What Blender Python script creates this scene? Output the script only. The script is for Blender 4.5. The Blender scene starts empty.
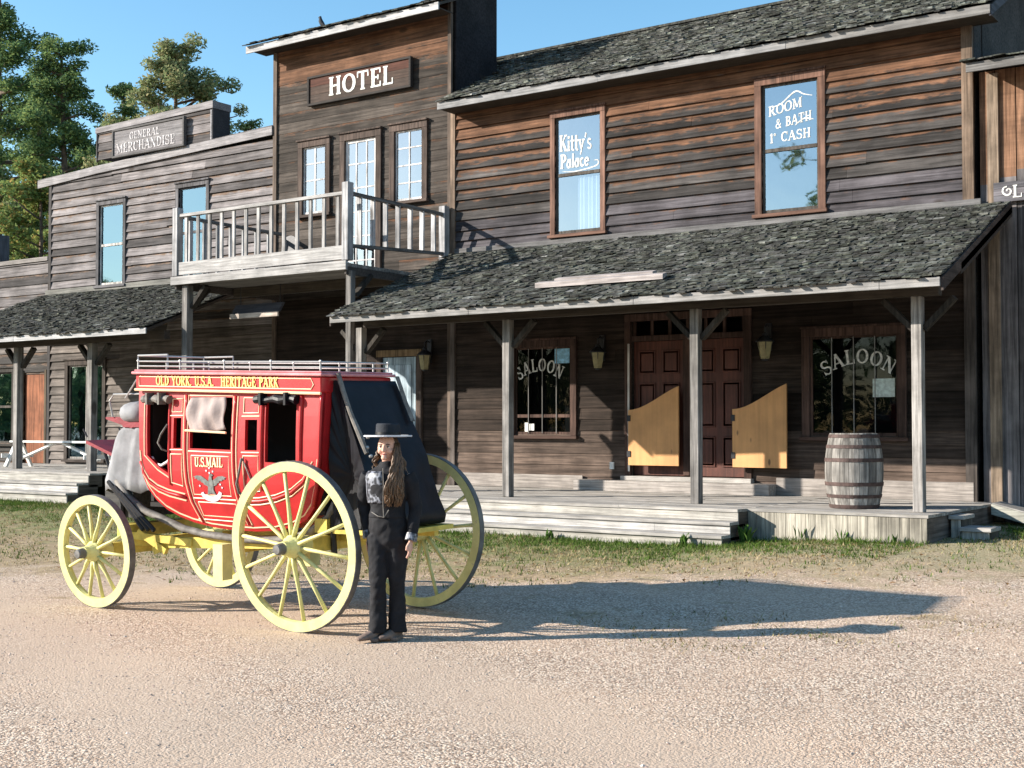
import bpy, math, random
from mathutils import Vector, Matrix, noise
from mathutils.geometry import tessellate_polygon
R = random.Random(11)
rad = math.radians
scene = bpy.context.scene
COL = scene.collection
WALL = 19.4          # street face of the row of buildings (world Y)
SUN = Vector((1.32, 1.0, -0.67)).normalized()

def gz(y):           # the ground rises gently towards the buildings
    return 0.0205 * min(max(0.0, y - 8.0), 14.0)

# ------------------------------------------------------------------ mesh builder
W1 = (1, 1, 1, 0)
class MB:
    def __init__(s): s.v = []; s.f = []; s.c = []; s.u = []
    def add(s, vs, fs, col=W1, uvs=None):
        o = len(s.v); s.v += [tuple(p) for p in vs]
        for i, f in enumerate(fs):
            s.f.append(tuple(o + k for k in f)); s.c.append(col)
            s.u.append([uvs[k] for k in f] if uvs else [(0, .3)] * len(f))
    def hexa(s, p, col=W1, uvs=None, skip=()):
        fs = [(3, 2, 1, 0), (4, 5, 6, 7), (0, 1, 5, 4), (1, 2, 6, 5), (2, 3, 7, 6), (3, 0, 4, 7)]
        s.add(p, [f for i, f in enumerate(fs) if i not in skip], col, uvs)
    def box(s, x0, x1, y0, y1, z0, z1, col=W1):
        if x0 > x1: x0, x1 = x1, x0
        if y0 > y1: y0, y1 = y1, y0
        if z0 > z1: z0, z1 = z1, z0
        s.hexa([(x0, y0, z0), (x1, y0, z0), (x1, y1, z0), (x0, y1, z0), (x0, y0, z1), (x1, y0, z1), (x1, y1, z1), (x0, y1, z1)], col)
    def bar(s, a, b, w, h, col=W1, up=(0, 0, 1)):
        a = Vector(a); b = Vector(b); d = (b - a).normalized(); u = Vector(up)
        sd = d.cross(u)
        if sd.length < 1e-4: sd = d.cross(Vector((0, 1, 0)))
        sd.normalize(); u = sd.cross(d)
        sd *= w / 2; u *= h / 2
        s.hexa([a - sd - u, a + sd - u, b + sd - u, b - sd - u, a - sd + u, a + sd + u, b + sd + u, b - sd + u], col)
    def tube(s, pts, r, n=8, col=W1, caps=True, flat=None):
        pts = [Vector(p) for p in pts]; m = len(pts)
        rr = r if isinstance(r, (list, tuple)) else [r] * m
        prev = None; vs = []
        for i, p in enumerate(pts):
            d = (pts[min(i + 1, m - 1)] - pts[max(i - 1, 0)])
            d = d.normalized() if d.length > 1e-9 else Vector((0, 0, 1))
            if prev is None:
                a = d.orthogonal().normalized() if flat is None else Vector(flat)
            else: a = prev
            a = (a - d * a.dot(d)).normalized(); b = d.cross(a); prev = a
            q = rr[i]; qa, qb = q if isinstance(q, (list, tuple)) else (q, q)
            for k in range(n):
                t = 2 * math.pi * k / n
                vs.append(p + a * math.cos(t) * qa + b * math.sin(t) * qb)
        fs = [(i * n + k, i * n + (k + 1) % n, (i + 1) * n + (k + 1) % n, (i + 1) * n + k) for i in range(m - 1) for k in range(n)]
        if caps: fs += [tuple(range(n - 1, -1, -1)), tuple((m - 1) * n + k for k in range(n))]
        s.add(vs, fs, col)
    def lathe(s, prof, n=24, c=(0, 0, 0), ax='Z', col=W1, close=False):
        vs = []; m = len(prof)
        for r, h in prof:
            for k in range(n):
                t = 2 * math.pi * k / n; a, b = r * math.cos(t), r * math.sin(t)
                vs.append((c[0] + a, c[1] + b, c[2] + h) if ax == 'Z' else (c[0] + a, c[1] + h, c[2] + b) if ax == 'Y' else (c[0] + h, c[1] + a, c[2] + b))
        L = m if close else m - 1
        fs = []
        for i in range(L):
            j = (i + 1) % m
            for k in range(n):
                q = (i * n + k, i * n + (k + 1) % n, j * n + (k + 1) % n, j * n + k)
                fs.append(q if ax != 'Y' else q[::-1])
        s.add(vs, fs, col)
    def ell(s, c, r, n=12, m=8, col=W1, f=None):
        vs = []
        for i in range(m + 1):
            ph = math.pi * i / m
            for k in range(n):
                t = 2 * math.pi * k / n
                p = Vector((math.sin(ph) * math.cos(t), math.sin(ph) * math.sin(t), -math.cos(ph)))
                if f: p = f(p)
                vs.append((c[0] + p.x * r[0], c[1] + p.y * r[1], c[2] + p.z * r[2]))
        s.add(vs, [(i * n + k, i * n + (k + 1) % n, (i + 1) * n + (k + 1) % n, (i + 1) * n + k) for i in range(m) for k in range(n)], col)
    def prism(s, outer, fn, w0, w1, holes=(), col=W1):
        loops = [list(outer)] + [list(h) for h in holes]
        flat = [p for l in loops for p in l]; n = len(flat)
        tris = tessellate_polygon([[Vector((p[0], p[1], 0)) for p in l] for l in loops])
        vs = [fn(p[0], p[1], w0) for p in flat] + [fn(p[0], p[1], w1) for p in flat]
        fs = [tuple(t) for t in tris] + [tuple(n + k for k in reversed(t)) for t in tris]
        o = 0
        for l in loops:
            m = len(l)
            for k in range(m):
                a, b = o + k, o + (k + 1) % m
                fs.append((a, b, n + b, n + a))
            o += m
        s.add(vs, fs, col)
    def build(s, name, m, parent=None, world=True, smooth=False, bevel=0, label=None, loc=None, bis=None):
        me = bpy.data.meshes.new(name)
        off = Vector((0, 0, 0))
        if parent is not None and world:
            r = parent
            while r.parent: off += r.location; r = r.parent
            off += r.location
        if loc is not None: off = off + Vector(loc) if world else off
        me.from_pydata([tuple(Vector(p) - off) for p in s.v], [], s.f)
        at = me.color_attributes.new('tint', 'FLOAT_COLOR', 'CORNER')
        uv = me.uv_layers.new(name='uv')
        i = 0; cc = []; uu = []
        for f, c, u in zip(s.f, s.c, s.u):
            c4 = tuple(c) if len(c) == 4 else tuple(c) + (0,)
            for k in range(len(f)): cc += c4; uu += u[k]
        at.data.foreach_set('color', cc); uv.data.foreach_set('uv', uu)
        fixn(me)
        return link(name, me, m, parent, smooth, bevel, label, loc)

def fixn(me):
    import bmesh
    b = bmesh.new(); b.from_mesh(me); bmesh.ops.recalc_face_normals(b, faces=b.faces); b.to_mesh(me); b.free()

def link(name, me, m, parent=None, smooth=False, bevel=0, label=None, loc=None):
    o = bpy.data.objects.new(name, me); COL.objects.link(o)
    if m is not None and not me.materials: me.materials.append(m)
    if smooth: me.shade_smooth() if hasattr(me, 'shade_smooth') else [setattr(p, 'use_smooth', True) for p in me.polygons]
    if parent is not None: o.parent = parent
    if loc is not None: o.location = loc
    if bevel:
        b = o.modifiers.new('bevel', 'BEVEL'); b.width = bevel; b.segments = 1; b.limit_method = 'ANGLE'
    if label: o['label'] = label
    return o

def thing(name, label, cat, loc=(0, 0, 0), group=None, rz=0):
    o = bpy.data.objects.new(name, None); COL.objects.link(o); o.location = loc; o.empty_display_size = .2
    o.rotation_euler = (0, 0, rz)
    return tag(o, label, cat, group)
def tag(o, label, cat, group=None, kind=None):
    if label: o['label'] = label
    if cat: o['category'] = cat
    if group: o['group'] = group
    if kind: o['kind'] = kind
    return o

# ------------------------------------------------------------------ materials
class NT:
    def __init__(s, name):
        s.m = bpy.data.materials.new(name); s.m.use_nodes = True; s.t = s.m.node_tree
        s.p = s.t.nodes['Principled BSDF']; s.out = s.t.nodes['Material Output']
    def n(s, ty, **kw):
        k = s.t.nodes.new('ShaderNode' + ty)
        for a, b in kw.items():
            if a.startswith('i_'):
                key = a[2:]; key = int(key) if key.isdigit() else key.replace('_', ' ')
                k.inputs[key].default_value = b
            else: setattr(k, a, b)
        return k
    def l(s, a, b): s.t.links.new(a, b)
    def val(s, x, sock):
        if hasattr(x, 'links'): s.l(x, sock)
        else: sock.default_value = x
    def math(s, op, a, b=0.0, clamp=False):
        k = s.n('Math', operation=op, use_clamp=clamp); s.val(a, k.inputs[0]); s.val(b, k.inputs[1]); return k.outputs[0]
    def mix(s, f, a, b, bl='MIX'):
        k = s.n('Mix', data_type='RGBA', blend_type=bl, clamp_factor=True)
        s.val(f, k.inputs[0])
        for x, i in ((a, 6), (b, 7)):
            if isinstance(x, (tuple, list)) and len(x) == 3: x = tuple(x) + (1,)
            s.val(x, k.inputs[i])
        return k.outputs[2]
    def ramp(s, f, lo, hi, a=0.0, b=1.0):
        k = s.n('MapRange', interpolation_type='SMOOTHSTEP'); s.val(f, k.inputs[0])
        for i, x in ((1, lo), (2, hi), (3, a), (4, b)): s.val(x, k.inputs[i])
        return k.outputs[0]
    def noise(s, vec, scale, det=3, rough=.55):
        k = s.n('TexNoise', i_Scale=scale, i_Detail=det, i_Roughness=rough); s.l(vec, k.inputs['Vector']); return k.outputs[0]
    def obj(s, sc=(1, 1, 1)):
        t = s.n('TexCoord'); mp = s.n('Mapping'); s.l(t.outputs['Object'], mp.inputs['Vector']); mp.inputs['Scale'].default_value = sc
        return mp.outputs[0]

def mat(name, base=(1, 1, 1), rough=.8, tint=False, grain=None, gamt=.45, gs=1., blotch=.25, bs=.7, bump=.25, metal=0, coat=0, wear=None, spec=.3, knots=0, fleck=None):
    q = NT(name); p = q.p
    p.inputs['Roughness'].default_value = rough; p.inputs['Metallic'].default_value = metal
    p.inputs['Specular IOR Level'].default_value = spec; p.inputs['Coat Weight'].default_value = coat
    p.inputs['Coat Roughness'].default_value = .12
    col = None
    if tint:
        a = q.n('Attribute', attribute_name='tint'); col = q.mix(1.0, a.outputs['Color'], base, 'MULTIPLY')
    h = None
    if wear:
        uvn = q.n('UVMap', uv_map='uv'); sx = q.n('SeparateXYZ'); q.l(uvn.outputs[0], sx.inputs[0])
        nz = q.noise(q.obj((2.2, 2.2, 9)), 1.6, 5, .65)
        e = q.math('SUBTRACT', sx.outputs[1], q.math('SUBTRACT', 1.0, q.math('MULTIPLY', a.outputs['Alpha'], 1.25)))
        e = q.math('ADD', e, q.math('MULTIPLY', q.math('SUBTRACT', nz, .5), 1.7))
        f = q.ramp(e, -.08, .3)
        wc = q.mix(q.noise(q.obj((.8, 1, 12)), 1.2, 4), tuple(x * .5 for x in wear), tuple(x * 1.45 for x in wear))
        col = q.mix(f, col, wc)
    if col is None: col = q.mix(0, base, base)
    if grain:
        sc = {'X': (1.1, 26, 26), 'Z': (26, 26, 1.1), 'Y': (26, 1.1, 26), 'N': (9, 9, 9)}[grain]
        g = q.noise(q.obj(tuple(x * gs for x in sc)), 1.0, 6, .62)
        k = q.ramp(g, .3, .7, 1 - gamt, 1 + gamt * .8)
        cm = q.n('CombineColor'); [q.l(k, cm.inputs[i]) for i in range(3)]
        col = q.mix(1.0, col, cm.outputs[0], 'MULTIPLY'); h = g
    if blotch:
        g2 = q.noise(q.obj(), bs * 2.3, 5, .6); k = q.ramp(g2, .3, .72, 1 - blotch, 1 + blotch)
        cm = q.n('CombineColor'); [q.l(k, cm.inputs[i]) for i in range(3)]
        col = q.mix(1.0, col, cm.outputs[0], 'MULTIPLY')
        if h is None: h = q.noise(q.obj(), 30, 4)
    if knots:
        vo = q.n('TexVoronoi', i_Scale=knots); q.l(q.obj((.7, .7, 1.6) if grain == 'X' else (1.6, 1.6, .7)), vo.inputs['Vector'])
        col = q.mix(q.ramp(vo.outputs['Distance'], .05, .11, .75, 0), col, (.03, .022, .018))
    if fleck:
        g3 = q.noise(q.obj((14, 14, 14)), 1.0, 3, .7); col = q.mix(q.ramp(g3, .6, .72), col, fleck)
    q.l(col, p.inputs['Base Color'])
    if bump and h is not None:
        b = q.n('Bump', i_Strength=bump, i_Distance=.01); q.l(h, b.inputs['Height']); q.l(b.outputs[0], p.inputs['Normal'])
    return q.m

M = {}
ORANGE = (.125, .064, .038)
M['clap_dark'] = mat('dark clapboards', tint=True, grain='X', gamt=.5, wear=ORANGE, blotch=.3, bump=.35, knots=1.1, rough=.85, spec=.15)
M['clap_grey'] = mat('silvered clapboards', tint=True, grain='X', gamt=.5, wear=(.17, .115, .085), blotch=.25, bump=.35, knots=1.0, rough=.85, spec=.15)
M['boards_v'] = mat('upright boards', tint=True, grain='Z', gamt=.5, wear=(.165, .09, .055), blotch=.3, bump=.35, knots=.9, rough=.85, spec=.15)
M['wood_x'] = mat('weathered lumber lengthwise', tint=True, grain='X', gamt=.36, gs=1.35, blotch=.16, bs=1.4, bump=.3, knots=.9, rough=.85, spec=.2)
M['wood_y'] = mat('weathered lumber crosswise', tint=True, grain='Y', gamt=.45, blotch=.3, bump=.3, rough=.85, spec=.2)
M['wood_z'] = mat('weathered lumber upright', tint=True, grain='Z', gamt=.5, blotch=.35, bump=.3, knots=.8, rough=.85, spec=.2)
M['shingle'] = mat('wood shakes', tint=True, grain='Y', gamt=.6, gs=.6, blotch=.45, bs=1.2, bump=.5, rough=.9, spec=.15, fleck=(.16, .17, .13))
M['redwood'] = mat('red brown door paint', (.09, .03, .02), grain='Z', gamt=.35, blotch=.2, rough=.55)
M['ply'] = mat('tan plywood', (.55, .285, .115), grain='Z', gamt=.1, gs=.5, blotch=.14, rough=.6, bump=.1, knots=2.2)
M['inner'] = mat('dim interior', (.016, .014, .013), blotch=0)  # near-black colour holds the dark of unlit rooms and coach inside
M['curtain'] = mat('white curtain', (.75, .76, .8), blotch=.1, rough=.9)
M['white'] = mat('white paint', (.72, .72, .70), rough=.6, blotch=.15, bs=3)
M['letter'] = mat('white sign paint', (.62, .61, .58), rough=.7, blotch=.35, bs=7)
M['letter_worn'] = mat('worn sign paint', (.42, .40, .41), rough=.8, blotch=.5, bs=7)
M['gold'] = mat('yellow gold lettering', (.85, .62, .2), rough=.4, blotch=.1)
M['iron'] = mat('black iron', (.03, .03, .033), rough=.5, metal=.4, blotch=.2)
M['rust'] = mat('rusted hoop', (.07, .045, .04), rough=.75, blotch=.4, bs=4)
M['bar_grey'] = mat('dull grey bar', (.22, .21, .2), rough=.6, blotch=.3); M['steel'] = mat('bright rail', (.42, .41, .4), rough=.45, metal=.4, blotch=.15)
M['red'] = mat('coach red paint', (.43, .017, .02), rough=.42, coat=.2, blotch=.16, bs=2, bump=.03)
M['red_dull'] = mat('worn red paint', (.20, .016, .026), rough=.5, blotch=.2, bs=4)
M['cream'] = mat('cream wheel paint', (.64, .60, .255), rough=.5, blotch=.14, bs=3, bump=.06, fleck=(.50, .44, .25))
M['yellow'] = mat('yellow gear paint', (.60, .47, .10), rough=.5, blotch=.25, bs=3)
M['stripe'] = mat('pinstripe cream', (.8, .55, .36), rough=.4, blotch=0)
M['tyre'] = mat('iron tyre', (.15, .145, .14), rough=.55, metal=.3, blotch=.3, bs=4)
M['leather'] = mat('black leather', (.007, .007, .010), rough=.45, spec=.25, blotch=.3, bs=3, grain='N', gamt=.2, bump=.15)
M['strap'] = mat('grey harness leather', (.16, .145, .13), rough=.7, blotch=.35, bs=6)
M['canvas'] = mat('grey canvas', (.235, .235, .245), rough=.9, blotch=.22, bs=2.5, bump=.1)
M['hide'] = mat('pinkish leather curtain', (.31, .25, .235), rough=.8, blotch=.1, bs=4, bump=.3)
M['grey_paint'] = mat('grey paint', (.15, .15, .17), rough=.7, blotch=.3)
M['skin'] = mat('skin', (.62, .36, .27), rough=.55, blotch=.06, bs=8, bump=.02)
M['hair'] = mat('long brown hair', tint=True, rough=.45, grain='Z', gamt=.5, gs=2, blotch=0, spec=.4)
M['cloth'] = mat('black cloth', (.012, .012, .015), rough=.85, blotch=.25, bs=5, grain='N', gamt=.2, bump=.2)
M['felt'] = mat('dark felt', (.02, .023, .03), rough=.8, blotch=.15, bs=5)
M['shoe'] = mat('tan suede shoe', (.16, .115, .095), rough=.8, blotch=.2, bs=8)
M['lantern_glass'] = mat('dusty amber glass', (.24, .21, .11), rough=.3, blotch=.2, bs=5)
M['paper_blue'] = mat('blue paper', (.25, .5, .7), rough=.7, blotch=.35, bs=6)
M['paper'] = mat('pale notice', (.5, .58, .55), rough=.7, blotch=.25, bs=8)
M['bark'] = mat('bark', (.14, .10, .08), rough=.95, blotch=.4, bs=2, grain='Z', gamt=.5, gs=.3, bump=.6)

def brocade():
    q = NT('silver brocade'); vo = q.n('TexVoronoi', i_Scale=38.0, feature='SMOOTH_F1'); q.l(q.obj(), vo.inputs['Vector'])
    nz = q.noise(q.obj(), 30, 3)
    f = q.ramp(q.math('ADD', vo.outputs['Distance'], q.math('MULTIPLY', nz, .5)), .52, .85)
    q.l(q.mix(f, (.02, .022, .03), (.24, .25, .29)), q.p.inputs['Base Color']); q.p.inputs['Roughness'].default_value = .4
    return q.m
M['brocade'] = brocade()

def glass(name, gloss, tintc, rough=.02, gc=(.9, .95, 1, 1)):
    q = NT(name); t = q.n('BsdfTransparent'); t.inputs[0].default_value = tintc + (1,)
    g = q.n('BsdfGlossy'); g.inputs['Roughness'].default_value = rough; g.inputs[0].default_value = gc
    nz = q.noise(q.obj(), 1.3, 2); b = q.n('Bump', i_Strength=.05, i_Distance=.05); q.l(nz, b.inputs['Height']); q.l(b.outputs[0], g.inputs['Normal'])
    mx = q.n('MixShader'); mx.inputs[0].default_value = gloss; q.l(t.outputs[0], mx.inputs[1]); q.l(g.outputs[0], mx.inputs[2]); q.l(mx.outputs[0], q.out.inputs['Surface'])
    return q.m
M['glass'] = glass('old window glass', .36, (.5, .56, .6)); M['glass_store'] = glass('store window glass', .27, (.45, .52, .55), gc=(.5, .8, 1, 1))
M['glass_low'] = glass('porch window glass', .018, (.35, .38, .4))

def leafmat(name, trans=.35):
    q = NT(name); a = q.n('Attribute', attribute_name='tint')
    d = q.n('BsdfDiffuse'); tr = q.n('BsdfTranslucent'); mx = q.n('MixShader'); mx.inputs[0].default_value = trans
    q.l(a.outputs['Color'], d.inputs[0]); q.l(a.outputs['Color'], tr.inputs[0])
    q.l(d.outputs[0], mx.inputs[1]); q.l(tr.outputs[0], mx.inputs[2]); q.l(mx.outputs[0], q.out.inputs['Surface'])
    return q.m
M['leaf'] = leafmat('foliage'); M['grass'] = leafmat('grass blades', .2)
M['stone'] = mat('gravel stones', tint=True, rough=.9, blotch=.2, bs=20)

def ground_mat():
    q = NT('gravel yard and dry grass'); o = q.obj(); sx = q.n('SeparateXYZ'); q.l(o, sx.inputs[0])
    X, Y = sx.outputs[0], sx.outputs[1]
    vo = q.n('TexVoronoi', i_Scale=58.0, i_Randomness=1.0); q.l(o, vo.inputs['Vector'])
    vo2 = q.n('TexVoronoi', i_Scale=130.0); q.l(o, vo2.inputs['Vector'])
    sc = q.n('SeparateColor'); q.l(vo.outputs['Color'], sc.inputs[0])
    c = q.mix(q.ramp(sc.outputs[0], .1, .9), (.37, .265, .195), (.72, .575, .455))
    c = q.mix(q.ramp(sc.outputs[1], .84, .9), c, (.74, .63, .51))
    c = q.mix(q.ramp(sc.outputs[2], .86, .92, 0, .7), c, (.13, .09, .07))
    gap = q.ramp(vo.outputs['Distance'], .38, .75, 0, .6); c = q.mix(gap, c, (.17, .115, .085))
    big = q.noise(o, .55, 5, .6); mid = q.noise(o, 2.6, 5, .65); fine = q.noise(o, 38, 4, .7)
    c = q.mix(q.ramp(big, .35, .68, 0, .5), c, (.56, .40, .29))
    # worn wheel track, smoother and browner, at the near left
    trk = q.math('ABSOLUTE', q.math('SUBTRACT', q.math('ADD', Y, q.math('MULTIPLY', X, .42)), 2.6))
    trk = q.math('MINIMUM', trk, q.math('ABSOLUTE', q.math('SUBTRACT', trk, 2.1)))
    trk = q.ramp(q.math('ADD', trk, q.math('MULTIPLY', q.math('SUBTRACT', mid, .5), 1.6)), .2, 1.0, .7, 0)
    c = q.mix(trk, c, q.mix(fine, (.38, .28, .205), (.58, .45, .35)))
    # dry grass strip towards the buildings
    e = q.math('SUBTRACT', Y, q.math('ADD', 14.35, q.math('MULTIPLY', X, .4)))
    e = q.math('ADD', e, q.math('MULTIPLY', q.math('SUBTRACT', big, .5), 2.8)); e = q.math('ADD', e, q.math('MULTIPLY', q.math('SUBTRACT', mid, .5), 3.4))
    gm = q.ramp(e, -.5, .9)
    far = q.ramp(q.math('ADD', X, q.math('MULTIPLY', mid, 3.0)), -6.5, -3.2, 1.0, .55); gm = q.math('MULTIPLY', gm, far)
    tuft = q.math('MULTIPLY', q.ramp(q.noise(q.obj((1, 1.6, 1)), 1.1, 4, .6), .6, .7), q.ramp(q.math('ADD', Y, q.math('MULTIPLY', X, -.55)), 11.0, 12.6)); gm = q.math('MAXIMUM', gm, q.math('MULTIPLY', tuft, .8))
    st = q.noise(q.obj((30, 8, 8)), 1.0, 4, .7)
    straw = q.mix(q.ramp(st, .3, .7), (.17, .12, .07), (.46, .35, .21))
    gr = q.math('ADD', q.math('MULTIPLY', q.math('SUBTRACT', Y, q.math('ADD', 15.2, q.math('MULTIPLY', X, .12))), .22), q.math('MULTIPLY', q.math('SUBTRACT', mid, .5), 2.2))
    straw = q.mix(q.ramp(gr, -.6, .3, 0, .88), straw, q.mix(fine, (.05, .085, .02), (.17, .24, .06)))
    c = q.mix(q.math('MULTIPLY', gm, .88), c, straw)
    q.l(c, q.p.inputs['Base Color']); q.p.inputs['Roughness'].default_value = .95; q.p.inputs['Specular IOR Level'].default_value = .1
    h = q.math('ADD', q.math('MULTIPLY', q.math('SUBTRACT', 1.0, vo.outputs['Distance']), .8), q.math('MULTIPLY', q.math('SUBTRACT', 1.0, vo2.outputs['Distance']), .35))
    h = q.math('MULTIPLY', h, q.math('SUBTRACT', 1.0, q.math('MULTIPLY', trk, .6)))
    h = q.math('ADD', h, q.math('MULTIPLY', fine, .5))
    b = q.n('Bump', i_Strength=.6, i_Distance=.014); q.l(h, b.inputs['Height']); q.l(b.outputs[0], q.p.inputs['Normal'])
    return q.m
M['ground'] = ground_mat()

# ------------------------------------------------------------------ lettering: slab serif strokes drawn as geometry
T, t_ = .19, .085
def V(x, a=0, b=1, w=T): return [('l', x, a, x, b, w)]
def Hb(y, a, b, w=t_): return [('l', a, y, b, y, w)]
def Dg(a, b, c, d, w): return [('l', a, b, c, d, w)]
def Ar(cx, cy, rx, ry, a, b, w=T, th=t_): return [('a', cx, cy, rx, ry, a, b, w, th)]
def Sf(*ps): return [('l', x - .17, (.035 if y == 0 else .965 if y == 1 else y), x + .17, (.035 if y == 0 else .965 if y == 1 else y), .07) for x, y in ps]
G = {
 'A': (.98, Dg(.12, 0, .48, 1, .09) + Dg(.48, 1, .84, 0, T) + Hb(.33, .24, .72) + Sf((.12, 0), (.84, 0))),
 'B': (.82, V(.22) + Ar(.34, .74, .3, .225, -90, 90) + Ar(.34, .27, .36, .235, -90, 90) + Hb(.96, .05, .36) + Hb(.51, .2, .4) + Hb(.04, .05, .36)),
 'C': (.86, Ar(.48, .5, .36, .455, 45, 315) + V(.78, .66, .98, .07)),
 'D': (.92, V(.22) + Ar(.32, .5, .48, .46, -90, 90) + Hb(.96, .05, .34) + Hb(.04, .05, .34)),
 'E': (.80, V(.22) + Hb(.96, .05, .72) + Hb(.51, .2, .58) + Hb(.04, .05, .74) + V(.71, .72, 1, .07) + V(.73, 0, .28, .07) + V(.57, .38, .64, .06)),
 'G': (.92, Ar(.48, .5, .36, .455, 45, 330) + V(.78, .68, .98, .07) + V(.76, .06, .46, .15) + Sf((.74, .44))),
 'H': (.98, V(.22) + V(.76) + Hb(.51, .2, .8) + Sf((.22, 0), (.22, 1), (.76, 0), (.76, 1))),
 'I': (.46, V(.22) + Sf((.22, 0), (.22, 1))),
 'K': (.92, V(.22) + Dg(.3, .4, .76, 1, .09) + Dg(.42, .56, .82, 0, T) + Sf((.22, 0), (.22, 1), (.76, 1), (.8, 0))),
 'L': (.78, V(.22) + Hb(.04, .05, .72) + V(.71, 0, .32, .07) + Sf((.22, 1))),
 'M': (1.14, V(.17, w=.09) + V(.95) + Dg(.17, 1, .55, .12, .17) + Dg(.55, .12, .93, 1, .08) + Sf((.17, 0), (.95, 0), (.15, 1), (.97, 1))),
 'N': (.98, V(.17, w=.09) + V(.81, w=.09) + Dg(.17, 1, .81, 0, T) + Sf((.17, 0), (.15, 1), (.81, 1))),
 'O': (.96, Ar(.48, .5, .38, .455, 0, 360)),
 'P': (.80, V(.22) + Ar(.34, .72, .34, .245, -90, 90) + Hb(.96, .05, .36) + Hb(.48, .2, .36) + Sf((.22, 0))),
 'R': (.90, V(.22) + Ar(.34, .74, .32, .225, -90, 90) + Hb(.96, .05, .36) + Hb(.51, .2, .36) + Dg(.45, .5, .78, 0, T) + Sf((.22, 0), (.8, 0))),
 'S': (.78, Ar(.38, .735, .26, .225, 25, 270, .16) + Ar(.38, .27, .29, .235, -155, 90, .16) + V(.66, .7, .98, .06) + V(.08, .03, .3, .06)),
 'T': (.90, V(.45) + Hb(.96, .06, .84) + V(.08, .68, 1, .07) + V(.82, .68, 1, .07) + Sf((.45, 0))),
 'U': (.94, V(.2, .3) + V(.74, .3, 1, .09) + Ar(.47, .31, .27, .27, 180, 360, .17) + Sf((.2, 1), (.74, 1))),
 'Y': (.90, Dg(.1, 1, .45, .45, T) + Dg(.82, 1, .45, .45, .09) + V(.45, 0, .47) + Sf((.1, 1), (.82, 1), (.45, 0))),
 '&': (.86, Ar(.4, .77, .17, .18, 0, 360, .12) + Ar(.36, .27, .26, .23, 70, 335, .16) + Dg(.28, .66, .8, .02, .14) + Dg(.62, .24, .78, .5, .08)),
 '1': (.46, V(.24) + Dg(.06, .8, .24, .98, .09) + Sf((.24, 0))),
 '.': (.30, V(.13, 0, .17, .17)), ',': (.32, Dg(.15, .16, .06, -.16, .13)), "'": (.26, Dg(.16, 1, .08, .72, .11)), ' ': (.5, []),
 '°': (.34, Ar(.15, .84, .1, .11, 0, 360, .07, .06)),
 'i': (.34, V(.16, 0, .62, .15) + V(.16, .74, .9, .16) + Sf((.16, 0))),
 't': (.44, V(.2, .05, .92, .15) + Hb(.6, .02, .42) + Ar(.3, .1, .1, .08, 180, 330, .1)),
 'y': (.64, Dg(.1, .62, .32, .05, .14) + Dg(.56, .62, .2, -.3, .08) + Sf((.1, .6), (.54, .6))),
 's': (.52, Ar(.26, .47, .16, .14, 25, 270, .1) + Ar(.26, .17, .18, .14, -155, 90, .1)),
 'a': (.62, Ar(.26, .24, .19, .22, 0, 360, .14) + V(.48, 0, .6, .13) + Hb(.58, .14, .5)),
 'l': (.34, V(.16, 0, 1, .15) + Sf((.16, 0))),
 'c': (.54, Ar(.29, .3, .21, .27, 50, 320, .14)),
 'e': (.58, Ar(.29, .3, .22, .27, 0, 320, .14) + Hb(.33, .1, .5, .07)),
}
def text(mb, s, h, u0, v0, fn, w=1.0, arc=None, slope=0., bold=1., depth=.006, base=0., gap=.04):
    """strokes of s, cap height h, from (u0, v0); fn(u, v, w) places a point; arc bends the line over half width"""
    tot = sum(G[c][0] * w + gap for c in s) * h
    cur = 0.; k = 0
    for ch in s:
        gw, st = G[ch]; mid = cur + gw * w * h / 2
        if arc: th = (mid / tot - .5) * 2 * arc[0]; rr = tot / (2 * arc[0])
        def pl(x, y, d, cur=cur, mid=mid):
            if arc:
                a = (x * w * h - gw * w * h / 2); cx = u0 + tot / 2 + rr * math.sin(th); cy = v0 + rr * (math.cos(th) - 1) * arc[1]
                ta = th * arc[2]
                yy = y * h
                return fn(cx + a * math.cos(ta) + yy * math.sin(ta), cy - a * math.sin(ta) + yy * math.cos(ta), d)
            u = cur + x * w * h
            return fn(u0 + u, v0 + y * h + slope * u, d)
        for q in st:
            k += 1; d1 = base + depth + .0004 * (k % 6)
            if q[0] == 'l':
                _, xa, ya, xb, yb, tw = q; dx, dy = xb - xa, yb - ya; L = math.hypot(dx, dy); tw = tw * bold
                nx, ny = (-dy / L * tw / 2, dx / L * tw / 2)
                if abs(dx) > .05 and abs(dy) > .3: nx, ny = tw / 2 * 1.1, 0
                P = [(xa - nx, ya - ny), (xb - nx, yb - ny), (xb + nx, yb + ny), (xa + nx, ya + ny)]
                mb.hexa([pl(x, y, base) for x, y in P] + [pl(x, y, d1) for x, y in P])
            else:
                _, cx, cy, rx, ry, a, b, tw, th2 = q; n = max(6, int(abs(b - a) / 18)); inn = []; out = []
                for i in range(n + 1):
                    g = rad(a + (b - a) * i / n); wt = (th2 + (tw - th2) * abs(math.cos(g)) ** 1.3) * bold / 2
                    out.append((cx + (rx + wt) * math.cos(g), cy + (ry + wt) * math.sin(g))); inn.append((cx + (rx - wt) * math.cos(g), cy + (ry - wt) * math.sin(g)))
                for i in range(n):
                    P = [inn[i], inn[i + 1], out[i + 1], out[i]]
                    mb.hexa([pl(x, y, base) for x, y in P] + [pl(x, y, d1) for x, y in P])
        cur += (gw * w + gap) * h
    return tot
def facing(y):       # u -> X, v -> Z on a plane that faces the street
    return lambda u, v, w: (u, y - w, v)

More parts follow.
